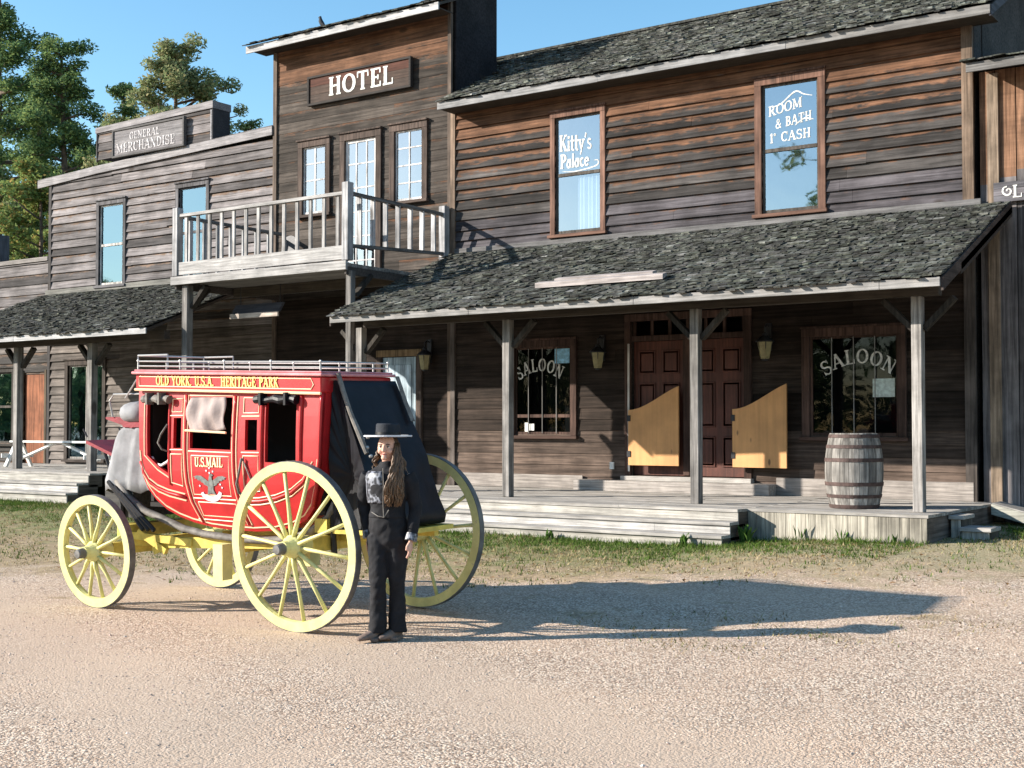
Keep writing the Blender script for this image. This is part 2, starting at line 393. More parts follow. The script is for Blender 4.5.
# ------------------------------------------------------------------ carpentry helpers
def subtract(r, ops):
    out = [r]
    for (a, b, c, d) in ops:
        nx = []
        for (x0, x1, z0, z1) in out:
            if a >= x1 or b <= x0 or c >= z1 or d <= z0: nx.append((x0, x1, z0, z1)); continue
            if a > x0: nx.append((x0, a, z0, z1))
            if b < x1: nx.append((b, x1, z0, z1))
            m0, m1 = max(x0, a), min(x1, b)
            if c > z0: nx.append((m0, m1, z0, c))
            if d < z1: nx.append((m0, m1, d, z1))
        out = nx
    return out
def siding(mb, x0, x1, z0, z1, y, course, ops, lap, colf, jit=.004):
    z = z0
    while z < z1 - .01:
        zt = min(z + course, z1); x = x0
        while x < x1 - .01:
            xe = min(x + R.uniform(2.2, 5.0), x1)
            if x1 - xe < .8: xe = x1
            col = colf((x + xe) / 2, (z + zt) / 2); dz = R.uniform(-jit, jit); dy = R.uniform(0, .004); tip = R.uniform(-jit, jit) * .7
            for (a, b, c, d) in subtract((x + .0015, xe - .0015, z, zt), ops):
                if b - a < .01 or d - c < .008: continue
                fy = lambda t: y - .006 - dy - lap * (1 - t)
                tc, td = (c - z) / course, (d - z) / course
                lo = dz if tc == 0 else 0
                p = [(a, fy(tc), c + lo), (b, fy(tc), c + lo + (tip if tc == 0 else 0)), (b, y + .012, c + lo), (a, y + .012, c + lo), (a, fy(td), d), (b, fy(td), d), (b, y + .012, d), (a, y + .012, d)]
                mb.hexa(p, col, [(a, tc), (b, tc), (b, tc), (a, tc), (a, td), (b, td), (b, td), (a, td)])
            x = xe
        z = zt
def boards_up(mb, x0, x1, z0, z1, y, width, ops, colf, gap=.006, th=.022, zjit=0.):
    x = x0
    while x < x1 - .01:
        xe = min(x + width * R.uniform(.85, 1.15), x1)
        col = colf(x, z0); dy = R.uniform(0, .006)
        for (a, b, c, d) in subtract((x + gap / 2, xe - gap / 2, z0, z1), ops):
            if b - a < .01 or d - c < .01: continue
            c2 = c + (R.uniform(-zjit, zjit) if zjit else 0)
            tc, td = (c - z0) / (z1 - z0), (d - z0) / (z1 - z0)
            p = [(a, y - th - dy, c2), (b, y - th - dy, c2), (b, y, c2), (a, y, c2), (a, y - th - dy, d), (b, y - th - dy, d), (b, y, d), (a, y, d)]
            mb.hexa(p, col, [(a, tc)] * 4 + [(a, td)] * 4)
        x = xe
def wood(lo, hi, tone=(1, .94, .88)):
    k = R.uniform(lo, hi); return (k * tone[0], k * tone[1], k * tone[2], 0)
GREYW = (1, .96, .94); SILVER = (1, .985, 1.0); DARKW = (1, .86, .74)
def shakes(mb, x0, x1, a, b, exp=.125, wid=.13, lo=.045, hi=.14):
    """lapped split shakes from the eave a=(y,z) up to b=(y,z)"""
    L = math.hypot(b[0] - a[0], b[1] - a[1]); uy, uz = (b[0] - a[0]) / L, (b[1] - a[1]) / L; ny, nz = -uz, uy
    if nz < 0: ny, nz = -ny, -nz
    rows = int(L / exp)
    P = lambda x, s, n: (x, a[0] + uy * s + ny * n, a[1] + uz * s + nz * n)
    for r in range(rows):
        x = x0 - R.uniform(0, .05)
        wave = R.uniform(0, 6)
        while x < x1:
            w = wid * R.uniform(.6, 1.5); xe = min(x + w, x1 + .02)
            s0 = r * exp - .03 + R.uniform(-.028, .028) + .018 * math.sin(x * 1.7 + wave); s1 = min(s0 + exp * 1.9, L + .02)
            k = R.uniform(lo, hi); k = k * R.uniform(1.3, 2.2) if R.random() < .1 else k
            g = R.uniform(.97, 1.08); col = (k, k * g, k * R.uniform(.86, .98), 0)
            t = R.uniform(.012, .026); lift = R.uniform(.012, .03) + (R.uniform(.005, .016) if R.random() < .1 else 0); l2 = lift + R.uniform(-.008, .008)
            g2 = R.uniform(.002, .008)
            p = [P(x + g2, s0, lift), P(xe - g2, s0 + R.uniform(-.01, .01), l2), P(xe - g2, s1, .002), P(x + g2, s1, .002), P(x + g2, s0, lift + t), P(xe - g2, s0, l2 + t), P(xe - g2, s1, .008), P(x + g2, s1, .008)]
            mb.hexa(p, col, skip=(0,))
            x = xe
def slab(mb, x0, x1, a, b, th, col):
    L = math.hypot(b[0] - a[0], b[1] - a[1]); uy, uz = (b[0] - a[0]) / L, (b[1] - a[1]) / L
    ny, nz = -uz, uy
    if nz < 0: ny, nz = -ny, -nz
    q = lambda x, p, n: (x, p[0] + ny * n, p[1] + nz * n)
    mb.hexa([q(x0, a, -th), q(x1, a, -th), q(x1, b, -th), q(x0, b, -th), q(x0, a, 0), q(x1, a, 0), q(x1, b, 0), q(x0, b, 0)], col)

def window(par, x0, x1, z0, z1, trim=.12, y=WALL, grid=None, rail=None, sash=.035, fcol=None, scol=None, glassm='glass', sill=True, cap=.02, curtain=None, bars=0, label=None, name='window'):
    """casing as the part, pane / sash / sill / curtain / bars as its sub-parts; x0..z1 is the clear opening"""
    f = MB(); c = lambda: fcol() if fcol else wood(.05, .09, DARKW)
    yo = y - .062; yi = y + .06
    f.box(x0 - trim, x0, yo, yi, z0 - .02, z1, c()); f.box(x1, x1 + trim, yo, yi, z0 - .02, z1, c())
    f.box(x0 - trim, x1 + trim, yo - .003, yi, z1, z1 + trim, c())
    f.box(x0 - trim - cap, x1 + trim + cap, yo - .035, yi - .01, z1 + trim, z1 + trim + .035, c())
    w = f.build(name, M['wood_z'], par, bevel=.004, label=label)
    if sill:
        s = MB(); s.box(x0 - trim - .03, x1 + trim + .03, yo - .05, yi, z0 - .075, z0 - .021, c()); s.build('sill', M['wood_x'], w)
    s = MB(); sc = scol or (lambda: wood(.06, .09, DARKW)); ys, ye = y - .012, y + .022
    s.box(x0, x0 + sash, ys, ye, z0, z1, sc()); s.box(x1 - sash, x1, ys, ye, z0, z1, sc())
    s.box(x0 + sash, x1 - sash, ys, ye, z0, z0 + sash * 1.3, sc()); s.box(x0 + sash, x1 - sash, ys, ye, z1 - sash, z1, sc())
    if rail is not None: s.box(x0 + sash, x1 - sash, ys - .008, ye, rail - .028, rail + .028, sc())
    if grid:
        nx, nz = grid
        for i in range(1, nx): xx = x0 + (x1 - x0) * i / nx; s.box(xx - .014, xx + .014, ys + .004, ye, z0 + sash, z1 - sash, sc())
        for i in range(1, nz): zz = z0 + (z1 - z0) * i / nz; s.box(x0 + sash, x1 - sash, ys + .006, ye - .002, zz - .013, zz + .013, sc())
    s.build('sash', M['wood_z'], w)
    g = MB(); g.add([(x0 + .01, y + .006, z0 + .01), (x1 - .01, y + .006, z0 + .01), (x1 - .01, y + .006, z1 - .01), (x0 + .01, y + .006, z1 - .01)], [(0, 1, 2, 3)]); g.build('pane', M[glassm], w)
    if curtain:
        a, b, lo, hi = curtain; k = MB(); n = 40; vs = []
        for i in range(n + 1):
            u = i / n; xx = x0 + (x1 - x0) * (a + (b - a) * u); yy = y + .05 + .018 * math.sin(u * 38) + .01 * math.sin(u * 17)
            vs += [(xx, yy, z0 + (z1 - z0) * lo), (xx, yy, z0 + (z1 - z0) * hi)]
        k.add(vs, [(2 * i, 2 * i + 2, 2 * i + 3, 2 * i + 1) for i in range(n)]); k.build('curtain', M['curtain'], w, smooth=True)
    for i in range(bars):
        xx = x0 + (x1 - x0) * (i + 1) / (bars + 1) + R.uniform(-.01, .01); b = MB(); b.tube([(xx, y - .03, z0 + .02), (xx, y - .03, z1 - .02)], .0075, 6); b.build('bar', M['bar_grey'], w)
    return w
def letters(par, lines, m='letter', name='lettering'):
    mb = MB()
    for kw in lines: text(mb, **kw)
    return mb.build(name, M[m], par)
def swash(mb, pts, fn, w0=.006, w1=.022, d=.005):
    n = 22; P = []
    for i in range(n + 1):
        u = i / n * (len(pts) - 1); k = min(int(u), len(pts) - 2); f = u - k
        g = lambda j: pts[max(0, min(len(pts) - 1, j))]
        a, b, c, e = g(k - 1), g(k), g(k + 1), g(k + 2)
        P.append(tuple(.5 * (2 * b[t] + (c[t] - a[t]) * f + (2 * a[t] - 5 * b[t] + 4 * c[t] - e[t]) * f * f + (3 * b[t] - a[t] - 3 * c[t] + e[t]) * f ** 3) for t in (0, 1)))
    for i in range(n):
        a, b = P[i], P[i + 1]; wd = lambda q: (w0 + (w1 - w0) * math.sin(math.pi * q / n)) / 2
        L = math.hypot(b[0] - a[0], b[1] - a[1]) + 1e-9; nx, ny = -(b[1] - a[1]) / L, (b[0] - a[0]) / L
        q = [(a[0] - nx * wd(i), a[1] - ny * wd(i)), (b[0] - nx * wd(i + 1), b[1] - ny * wd(i + 1)), (b[0] + nx * wd(i + 1), b[1] + ny * wd(i + 1)), (a[0] + nx * wd(i), a[1] + ny * wd(i))]
        mb.hexa([fn(x, y, 0) for x, y in q] + [fn(x, y, d) for x, y in q])
def post(par, x, y, z0, z1, s=.16, brackets='LR', col=(.16, .34), name='post'):
    p = MB(); k = R.uniform(*col); p.box(x - s / 2, x + s / 2, y - s / 2, y + s / 2, z0, z1, (k, k * .93, k * .88, 0))
    o = p.build(name, M['wood_z'], par, bevel=.008)
    for d in brackets:
        b = MB(); sg = {'L': (-1, 0), 'R': (1, 0), 'B': (0, 1)}[d]
        b.bar((x + sg[0] * s * .5, y + .05 + sg[1] * s * .5, z1 - .42), (x + sg[0] * .46, y + .05 + sg[1] * .46, z1 - .03), .07, .11, wood(.03, .05, DARKW), up=(0, 1, 0) if sg[0] else (1, 0, 0))  # near-black wood colour carries the shade under the eave
        b.build('bracket', M['wood_z'], o)
    return o
def frames(par, name, boxes, m='wood_x', bevel=.004, label=None):
    mb = MB(); [mb.box(*b) for b in boxes]; return mb.build(name, M[m], par, bevel=bevel, label=label)

# ================================================================== SALOON
SX0, SX1 = -14.8, -5.2
DECK = .62
EZ, EY = 7.65, 18.9           # main eave
RY, RZ = 22.5, 9.53            # ridge
saloon = thing('saloon', 'dark weathered clapboard saloon with shake roofs, batwing doors and white lettered windows', 'building', ((SX0 + SX1) / 2, WALL, .3))
KIT = (-12.47, -11.53, 5.13, 7.2); ROOM = (-8.52, -7.57, 5.13, 7.19)
WL = (-13.35, -12.15, 1.57, 3.13); WR = (-7.74, -6.35, 1.57, 3.11); DOOR = (-10.93, -8.86, .88, 3.5)
ops = [KIT, ROOM, WL, WR, DOOR]
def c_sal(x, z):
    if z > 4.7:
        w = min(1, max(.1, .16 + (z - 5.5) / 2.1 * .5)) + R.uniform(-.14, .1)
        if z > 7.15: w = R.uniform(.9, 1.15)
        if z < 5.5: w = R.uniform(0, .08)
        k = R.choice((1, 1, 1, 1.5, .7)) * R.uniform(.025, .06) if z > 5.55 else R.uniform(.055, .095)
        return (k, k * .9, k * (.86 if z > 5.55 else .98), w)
    k = R.uniform(.016, .038) if z > 1.6 else R.uniform(.055, .12)  # porch shade put into the colour: darker wall, paler at the sunlit foot
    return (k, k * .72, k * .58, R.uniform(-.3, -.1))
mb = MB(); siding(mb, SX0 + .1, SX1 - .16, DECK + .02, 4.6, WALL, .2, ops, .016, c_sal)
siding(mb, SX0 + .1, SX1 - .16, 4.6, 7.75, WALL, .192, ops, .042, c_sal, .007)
for r in subtract((SX0, SX1, .3, 8.0), ops): mb.box(r[0], r[1], WALL + .013, WALL + .05, r[2], r[3], (.03, .026, .024, 0))
mb.build('wall', M['clap_dark'], saloon)
mb = MB(); mb.box(SX0, SX1, WALL + .5, WALL + .52, .3, 8.0); mb.box(SX0, SX1, WALL + .052, WALL + .5, 4.2, 4.24); mb.build('interior', M['inner'], saloon)
# gable end and back of the saloon
mb = MB(); fn = lambda u, v, w: (SX1 - .012 - w, u, v)
mb.prism([(WALL + .06, .3), (25.6, .3), (25.6, 7.7), (RY, RZ - .1), (WALL + .06, 7.75)], fn, 0, .1, col=(.05, .042, .04, 0))
mb.box(SX0, SX1 - .15, 25.5, 25.6, .3, 7.7, (.05, .042, .04, 0)); mb.build('gable_wall', M['clap_dark'], saloon)
for x0, x1, k in ((SX0 + .0, SX0 + .1, .16), (SX1 - .16, SX1 + .0, .13)):
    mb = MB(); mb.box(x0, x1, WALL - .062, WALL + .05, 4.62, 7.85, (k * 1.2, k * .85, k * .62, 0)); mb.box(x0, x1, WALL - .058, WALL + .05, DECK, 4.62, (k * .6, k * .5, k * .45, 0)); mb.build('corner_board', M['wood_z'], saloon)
frames(saloon, 'belt_board', [(SX0 + .1, SX1 + .1, WALL - .07, WALL - .01, 4.9, 5.03, (.13, .125, .125, 0))])
# main roof
mb = MB(); slab(mb, SX0 + .06, SX1 + .38, (EY, EZ + .06), (RY, RZ), .05, (.04, .035, .03, 0)); slab(mb, SX0 + .06, SX1 + .38, (26.0, EZ + .06), (RY, RZ), .05, (.04, .035, .03, 0))
zr = lambda y: EZ + .06 + (RZ - EZ - .06) * (y - EY) / (RY - EY)
slab(mb, -18.4, SX0 + .06, (20.82, zr(20.82)), (RY, RZ), .05, (.04, .035, .03, 0)); slab(mb, -18.4, SX0 + .06, (26.0, EZ + .06), (RY, RZ), .05, (.04, .035, .03, 0))
roof = mb.build('roof', M['wood_x'], saloon)
mb = MB(); shakes(mb, SX0 + .06, SX1 + .38, (EY - .05, EZ + .065), (RY, RZ + .005)); shakes(mb, -18.4, SX0 + .06, (20.82, zr(20.82)), (RY, RZ + .005)); mb.box(-18.4, SX1 + .38, RY - .12, RY + .12, RZ + .0, RZ + .045, (.05, .05, .045, 0)); mb.build('shakes', M['shingle'], roof)
frames(roof, 'fascia', [(SX0 + .04, -11.3, EY - .028, EY - .002, EZ - .075, EZ + .06, wood(.2, .28, SILVER)), (-11.3, -7.9, EY - .03, EY - .002, EZ - .07, EZ + .06, wood(.2, .26, SILVER)), (-7.9, SX1 + .38, EY - .026, EY - .002, EZ - .075, EZ + .06, wood(.17, .22, GREYW))])
mb = MB(); mb.hexa([(SX1 + .36, EY, EZ - .1), (SX1 + .39, EY, EZ - .1), (SX1 + .39, RY, RZ - .17), (SX1 + .36, RY, RZ - .17), (SX1 + .36, EY, EZ + .05), (SX1 + .39, EY, EZ + .05), (SX1 + .39, RY, RZ - .02), (SX1 + .36, RY, RZ - .02)], (.05, .05, .06, 0)); mb.build('verge_board', M['wood_y'], roof)
mb = MB(); mb.box(SX0 + .06, SX1 + .36, EY, WALL + .02, EZ - .06, EZ - .04, (.06, .05, .04, 0)); mb.build('soffit', M['wood_x'], roof)
# upper windows
brn = lambda: (lambda k: (k, k * .55, k * .4, 0))(R.uniform(.09, .17))
kit = window(saloon, *KIT, trim=.1, rail=6.17, fcol=brn, curtain=(.45, .98, .02, .47))
fn = facing(WALL + .004); mb = MB(); text(mb, 'Kitty\'s', .29, KIT[0] + .06, 6.60, fn, w=.62, slope=-.03, bold=1.3, gap=.02); mb.build('lettering', M['letter'], kit); mb = MB(); text(mb, 'Palace', .25, KIT[0] + .08, 6.29, fn, w=.66, bold=1.3, gap=.02)
mb.build('lettering', M['letter'], kit); mb = MB(); swash(mb, [(KIT[0] + .12, 6.24), (KIT[0] + .4, 6.215), (KIT[0] + .82, 6.27), (KIT[0] + .86, 6.36), (KIT[0] + .78, 6.37)], fn); mb.build('flourish', M['letter'], kit)
rm = window(saloon, *ROOM, trim=.12, rail=6.13, fcol=brn)
mb = MB(); x = ROOM[0]
text(mb, 'ROOM', .165, x + .1, 6.68, fn, w=.84, slope=.16); mb.build('lettering', M['letter'], rm); mb = MB(); text(mb, '& BATH', .155, x + .22, 6.47, fn, w=.74, slope=.12); mb.build('lettering', M['letter'], rm); mb = MB(); text(mb, '1° CASH', .155, x + .12, 6.25, fn, w=.86, slope=.03)
mb.build('lettering', M['letter'], rm); mb = MB(); swash(mb, [(x + .1, 6.84), (x + .3, 6.86), (x + .55, 7.03), (x + .7, 6.97), (x + .84, 6.93)], fn); mb.build('flourish', M['letter'], rm); mb = MB(); swash(mb, [(x + .55, 6.49), (x + .7, 6.58), (x + .86, 6.55)], fn); mb.build('flourish', M['letter'], rm)
# porch windows
dk = lambda: (lambda k: (k, k * .6, k * .48, 0))(R.uniform(.045, .08))
wl = window(saloon, *WL, trim=.12, rail=1.9, fcol=dk, scol=dk, glassm='glass_low', bars=3)
mb = MB(); text(mb, 'SALOON', .23, WL[0] + .04, 2.7, facing(WALL + .004), w=.72, arc=(.75, 1.0, .75)); mb.build('lettering', M['letter'], wl)
frames(wl, 'paper', [(WL[1] - .36, WL[1] - .05, WALL - .002, WALL + .002, WL[3] - .3, WL[3] - .04, W1)], 'paper_blue', 0)  # blue patch in the upper right of the pane
mb = MB(); mb.box(WL[0] + .2, WL[0] + .27, WALL - .004, WALL + .002, 1.62, 1.78); mb.box(WL[0] + .3, WL[0] + .4, WALL - .004, WALL + .002, 1.64, 1.76); mb.build('card', M['white'], wl)
wr = window(saloon, *WR, trim=.13, fcol=dk, scol=dk, glassm='glass_low', bars=3)
mb = MB(); text(mb, 'SALOON', .225, WR[0] + .2, 2.68, facing(WALL + .004), w=.88, arc=(.78, .95, .8)); mb.build('lettering', M['letter'], wr)
frames(wr, 'notice', [(WR[1] - .4, WR[1] - .06, WALL - .002, WALL + .002, 2.16, 2.44, W1)], 'paper', 0)  # reflection in the pane put in as a flat pale rectangle
# doorway
c = dk
dw = frames(saloon, 'door_frame', [(-11.05, -10.94, WALL - .07, WALL + .3, .78, 3.5, c()), (-8.85, -8.72, WALL - .07, WALL + .3, .78, 3.5, c()), (-11.05, -8.72, WALL - .075, WALL + .3, 3.5, 3.62, c()), (-10.94, -8.85, WALL - .04, WALL + .3, 3.16, 3.25, c()), (-9.96, -9.84, WALL - .03, WALL + .3, .9, 3.16, c())], 'wood_z')
frames(dw, 'threshold', [(-11.1, -8.7, WALL - .14, WALL + .3, .80, .875, wood(.3, .36))])
frames(dw, 'light_stop', [(-10.98, -10.945, WALL - .09, WALL - .072, .95, 3.12, wood(.4, .5))], 'wood_z')
tr = MB(); tr.add([(-10.94, WALL + .05, 3.25), (-8.85, WALL + .05, 3.25), (-8.85, WALL + .05, 3.5), (-10.94, WALL + .05, 3.5)], [(0, 1, 2, 3)]); tw = tr.build('transom_pane', M['glass_low'], dw)
for i in range(7): xx = -10.9 + i * .335; mb = MB(); mb.box(xx - .025, xx + .025, WALL + .02, WALL + .049, 3.25, 3.5, c()); mb.build('transom_bar', M['wood_z'], dw)
for dx0, dx1, kx in ((-10.93, -9.965, -10.06), (-9.835, -8.86, -9.73)):
    mb = MB(); y0 = WALL + .05; mb.box(dx0, dx1, y0, y0 + .05, .89, 3.155)
    for (za, zb) in ((1.05, 1.55), (1.7, 2.45), (2.6, 3.0)):
        for k in (0, 1):
            a = dx0 + .1 + k * ((dx1 - dx0) / 2 - .03); b = a + (dx1 - dx0) / 2 - .16
            mb.hexa([(a, y0, za), (b, y0, za), (b, y0 + .01, za), (a, y0 + .01, za), (a, y0, zb), (b, y0, zb), (b, y0 + .01, zb), (a, y0 + .01, zb)])
            mb.box(a + .05, b - .05, y0 - .015, y0, za + .05, zb - .05)
            for q in ((a, b, za, za + .025), (a, b, zb - .025, zb), (a, a + .025, za + .025, zb - .025), (b - .025, b, za + .025, zb - .025)): mb.box(q[0], q[1], y0 - .02, y0 - .001, q[2], q[3])
    d = mb.build('door', M['redwood'], dw, bevel=.004)
def batwing(x0, y0, ang, label):
    w = .95; out = [(0, 0), (w, 0), (w, 1.32)]
    for i in range(13): u = 1 - i / 12; out.append((w * u, .93 + .39 * (u ** 2 * (3 - 2 * u) * .55 + u * u * .45)))
    out = out[:3] + out[4:]
    ca, sa = math.cos(ang), math.sin(ang)
    mb = MB(); mb.prism(out, lambda u, v, q: (x0 + u * ca - q * sa, y0 + u * sa + q * ca, 1.06 + v), -.016, .016)
    o = mb.build('swing_door', M['ply'], saloon, label=label)
    h = MB()
    for z in (1.25, 1.85): h.box(x0 - .02, x0 + .045, y0 - .03, y0 + .03, z - .05, z + .05)
    h.build('hinge', M['iron'], o)
batwing(-10.92, WALL - .16, 0, 'tan batwing door leaf across the left door')
batwing(-8.98, WALL - .2, rad(-4), 'tan batwing door leaf swung open beside the right door')
# porch roof, soffit, posts
PE, PZ = 15.98, 3.525; PT, PTZ = WALL - .045, 4.93; PX0, PX1 = -14.72, -4.7
mb = MB(); slab(mb, PX0, PX1, (PE, PZ), (PT, PTZ), .05, (.045, .035, .03, 0)); proof = mb.build('porch_roof', M['wood_x'], saloon)
mb = MB(); shakes(mb, PX0, PX1, (PE - .05, PZ + .005), (PT - .03, PTZ + .005), .118, .12, .035, .10); mb.build('shakes', M['shingle'], proof)
fb = []; x = PX0
while x < PX1:
    xe = min(x + R.uniform(2.2, 3.6), PX1); fb.append((x, xe - .004, PE - .03, PE - .002, PZ - .1, PZ + .015, wood(.22, .32, GREYW))); x = xe
frames(proof, 'fascia', fb)
for X in (PX1, PX0 - .03):
    mb = MB(); mb.hexa([(X, PE, PZ - .15), (X + .03, PE, PZ - .15), (X + .03, PT, PTZ - .15), (X, PT, PTZ - .15), (X, PE, PZ + .02), (X + .03, PE, PZ + .02), (X + .03, PT, PTZ + .02), (X, PT, PTZ + .02)], (.07, .055, .05, 0)); mb.build('verge_board', M['wood_y'], proof)
mb = MB(); mb.box(PX0 + .2, PX1 - .2, 16.56, 16.7, 3.38, 3.55, (.06, .05, .042, 0)); x = PX0 + .4
while x < PX1: s = (PTZ - PZ) / (PT - PE); mb.hexa([(x, 16.76, PZ + s * .78 - .2), (x + .05, 16.76, PZ + s * .78 - .2), (x + .05, PT, PTZ - .2), (x, PT, PTZ - .2), (x, 16.76, PZ + s * .78 - .06), (x + .05, 16.76, PZ + s * .78 - .06), (x + .05, PT, PTZ - .06), (x, PT, PTZ - .06)], (.05, .04, .035, 0)); x += .6
mb.build('rafters', M['wood_x'], proof)
for X, k in ((-5.19, (.24, .28)), (-8.34, (.15, .19)), (-11.59, (.19, .23)), (-14.62, (.22, .26))): post(saloon, X, 16.63, DECK, 3.38, .135, 'LR', k)
ol = MB(); ol.box(-11.36, -11.28, WALL - .05, WALL - .022, .98, 1.1); o = ol.build('outlet_box', M['white'], None); tag(o, 'small white electrical outlet box low on the saloon wall, left of the doorway', 'outlet')

# ================================================================== HOTEL
HX0, HX1 = -19.48, -14.8
hotel = thing('hotel', 'narrow tall brown board hotel with a railed balcony and white letters on top', 'building', ((HX0 + HX1) / 2, WALL, .3))
H1 = (-18.63, -18.0, 6.05, 7.42); HD = (-17.47, -16.66, 4.52, 7.42); H3 = (-16.18, -15.5, 6.08, 7.44); GD = (-16.5, -15.63, .72, 3.06)
ops = [H1, HD, H3, GD]
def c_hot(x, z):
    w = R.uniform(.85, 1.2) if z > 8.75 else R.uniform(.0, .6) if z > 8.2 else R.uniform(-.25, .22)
    if z < 4.4: k = R.uniform(.016, .036); return (k, k * .7, k * .56, -.3)  # wall colour darkened to hold the shade under the balcony
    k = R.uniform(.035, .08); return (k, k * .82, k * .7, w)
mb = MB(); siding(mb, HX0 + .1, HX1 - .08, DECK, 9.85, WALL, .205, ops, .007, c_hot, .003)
for r in subtract((HX0, HX1, .3, 9.8), ops): mb.box(r[0], r[1], WALL + .013, WALL + .05, r[2], r[3], (.03, .026, .024, 0))
mb.build('wall', M['clap_dark'], hotel)
mb = MB(); mb.box(HX0, HX1, WALL + .5, WALL + .52, .3, 9.4); mb.box(HX0, HX1, WALL + .052, WALL + .5, 4.3, 4.34); mb.build('interior', M['inner'], hotel)
mb = MB()
for X in (HX0 + .05, HX1 + .045): mb.prism([(WALL + .055, .3), (20.78, .3), (20.78, 10.4), (WALL + .055, 9.83)], lambda u, v, w: (X - w, u, v), 0, .09, col=(.018, .016, .018, 0))
mb.box(HX0 + .05, HX1 - .05, 20.7, 20.78, .3, 10.38, (.04, .035, .033, 0)); mb.build('side_wall', M['clap_dark'], hotel)
for x0, x1 in ((HX0, HX0 + .1), (HX1 - .08, HX1)):
    mb = MB(); mb.box(x0, x1, WALL - .05, WALL + .05, DECK, 9.8, (.1, .075, .06, 0)); mb.build('corner_board', M['wood_z'], hotel)
mb = MB(); slab(mb, HX0 - .3, HX1 + .05, (18.9, 9.6), (20.7, 10.37), .05, (.05, .045, .04, 0)); hr = mb.build('roof', M['wood_x'], hotel)
mb = MB(); shakes(mb, HX0 - .3, HX1 + .05, (18.84, 9.6), (20.7, 10.375), .125, .13, .02, .07); mb.build('shakes', M['shingle'], hr)
frames(hr, 'fascia', [(HX0 - .32, -17.0, 18.87, 18.898, 9.45, 9.6, wood(.36, .44, SILVER)), (-17.0, HX1 + .07, 18.868, 18.898, 9.455, 9.6, wood(.34, .4, SILVER))])
mb = MB(); mb.box(HX0 - .28, HX1, 18.9, WALL + .02, 9.52, 9.54, (.05, .04, .035, 0)); mb.build('soffit', M['wood_x'], hr)
wsash = lambda: (lambda k: (k, k * .95, k * .93, 0))(R.uniform(.5, .62))
hd = lambda: (lambda k: (k, k * .72, k * .6, 0))(R.uniform(.05, .09))
window(hotel, *H1, trim=.13, grid=(2, 4), fcol=hd, scol=wsash, sash=.03); window(hotel, *H3, trim=.13, grid=(2, 4), fcol=hd, scol=wsash, sash=.03)
window(hotel, *HD, trim=.14, grid=(3, 6), fcol=hd, scol=wsash, sash=.06, sill=False, name='balcony_door')
gd = frames(hotel, 'entrance_frame', [(GD[0] - .12, GD[0], WALL - .06, WALL + .06, DECK, 3.06, hd()), (GD[1], GD[1] + .14, WALL - .06, WALL + .06, DECK, 3.06, hd()), (GD[0] - .12, GD[1] + .14, WALL - .065, WALL + .06, 3.06, 3.19, (.2, .13, .07, 0))], 'wood_z')
d = frames(gd, 'entrance_door', [(GD[0] + .005, GD[1] - .005, WALL - .005, WALL + .035, .73, 3.05, (.30, .37, .41, 0))], 'wood_z')
frames(d, 'door_panel', [(GD[0] + .14, GD[1] - .14, WALL - .02, WALL - .006, 1.75, 2.9, (.36, .44, .5, 0)), (GD[0] + .14, GD[1] - .14, WALL - .02, WALL - .006, .9, 1.6, (.3, .36, .4, 0))], 'wood_z')
# balcony
BY, BX0, BX1 = 16.5, -19.18, -14.84
mb = MB(); y = BY
while y < WALL - .1: mb.box(BX0, BX1 - .02, y + .003, y + .14, 4.44, 4.5, wood(.16, .24)); y += .143
bal = mb.build('balcony', M['wood_x'], hotel)
frames(bal, 'floor_beam', [(BX0 - .06, BX1 + .02, BY - .05, BY - .001, 4.375, 4.53, wood(.3, .36, GREYW)), (BX0 + .1, BX1 - .1, 17.9, 18.0, 4.25, 4.435, (.06, .05, .04, 0)), (BX1 - .06, BX1 - .015, BY + .005, WALL - .06, 4.30, 4.436, (.07, .06, .055, 0)), (BX0, BX0 + .05, BY + .005, WALL - .06, 4.30, 4.436, (.07, .06, .055, 0))])
frames(bal, 'skirt_board', [(BX0 + .08, BX1 - .08, BY + .0, BY + .035, 4.56, 4.8, wood(.3, .36, GREYW))])
def bpost(x, y, z0, z1, nm='balcony_post'):
    mb = MB(); k = R.uniform(.28, .34); s = .075; mb.box(x - s, x + s, y - s, y + s, z0, z1, (k, k * .98, k * 1.0, 0))
    o = mb.build(nm, M['wood_z'], bal, bevel=.01)
    c = MB(); c.box(x - .055, x + .055, y - s - .03, y - s, z1 - .32, z1 - .06, (.4, .39, .4, 0)); c.hexa([(x - .055, y - s - .03, z1 - .32), (x + .055, y - s - .03, z1 - .32), (x + .055, y - s - .002, z1 - .32), (x - .055, y - s - .002, z1 - .32), (x - .055, y - s - .1, z1 - .36), (x + .055, y - s - .1, z1 - .36), (x + .055, y - s - .07, z1 - .36), (x - .055, y - s - .07, z1 - .36)], (.4, .36, .36, 0))
    return o
bpost(BX0 + .02, BY + .05, 4.54, 5.84); bpost(BX1 - .03, BY + .05, 4.54, 5.88); bpost(BX1 - .03, WALL - .16, 4.51, 5.84)
for par_, a, b in (('f', (BX0 + .1, BY + .05, 5.69), (BX1 - .1, BY + .05, 5.70)), ('s', (BX1 - .03, BY + .13, 5.70), (BX1 - .03, WALL - .24, 5.68)), ('t', (BX0 + .02, BY + .13, 5.69), (BX0 + .02, WALL - .08, 5.68)), ('u', (BX1 - .03, BY + .13, 4.80), (BX1 - .03, WALL - .24, 4.94))):
    mb = MB(); mb.bar(a, b, .09, .055, wood(.3, .38, GREYW) if par_ == 'f' else wood(.1, .14, GREYW)); mb.build('hand_rail' if par_ != 'u' else 'bottom_rail', M['wood_x' if par_ == 'f' else 'wood_y'], bal)
n = 13
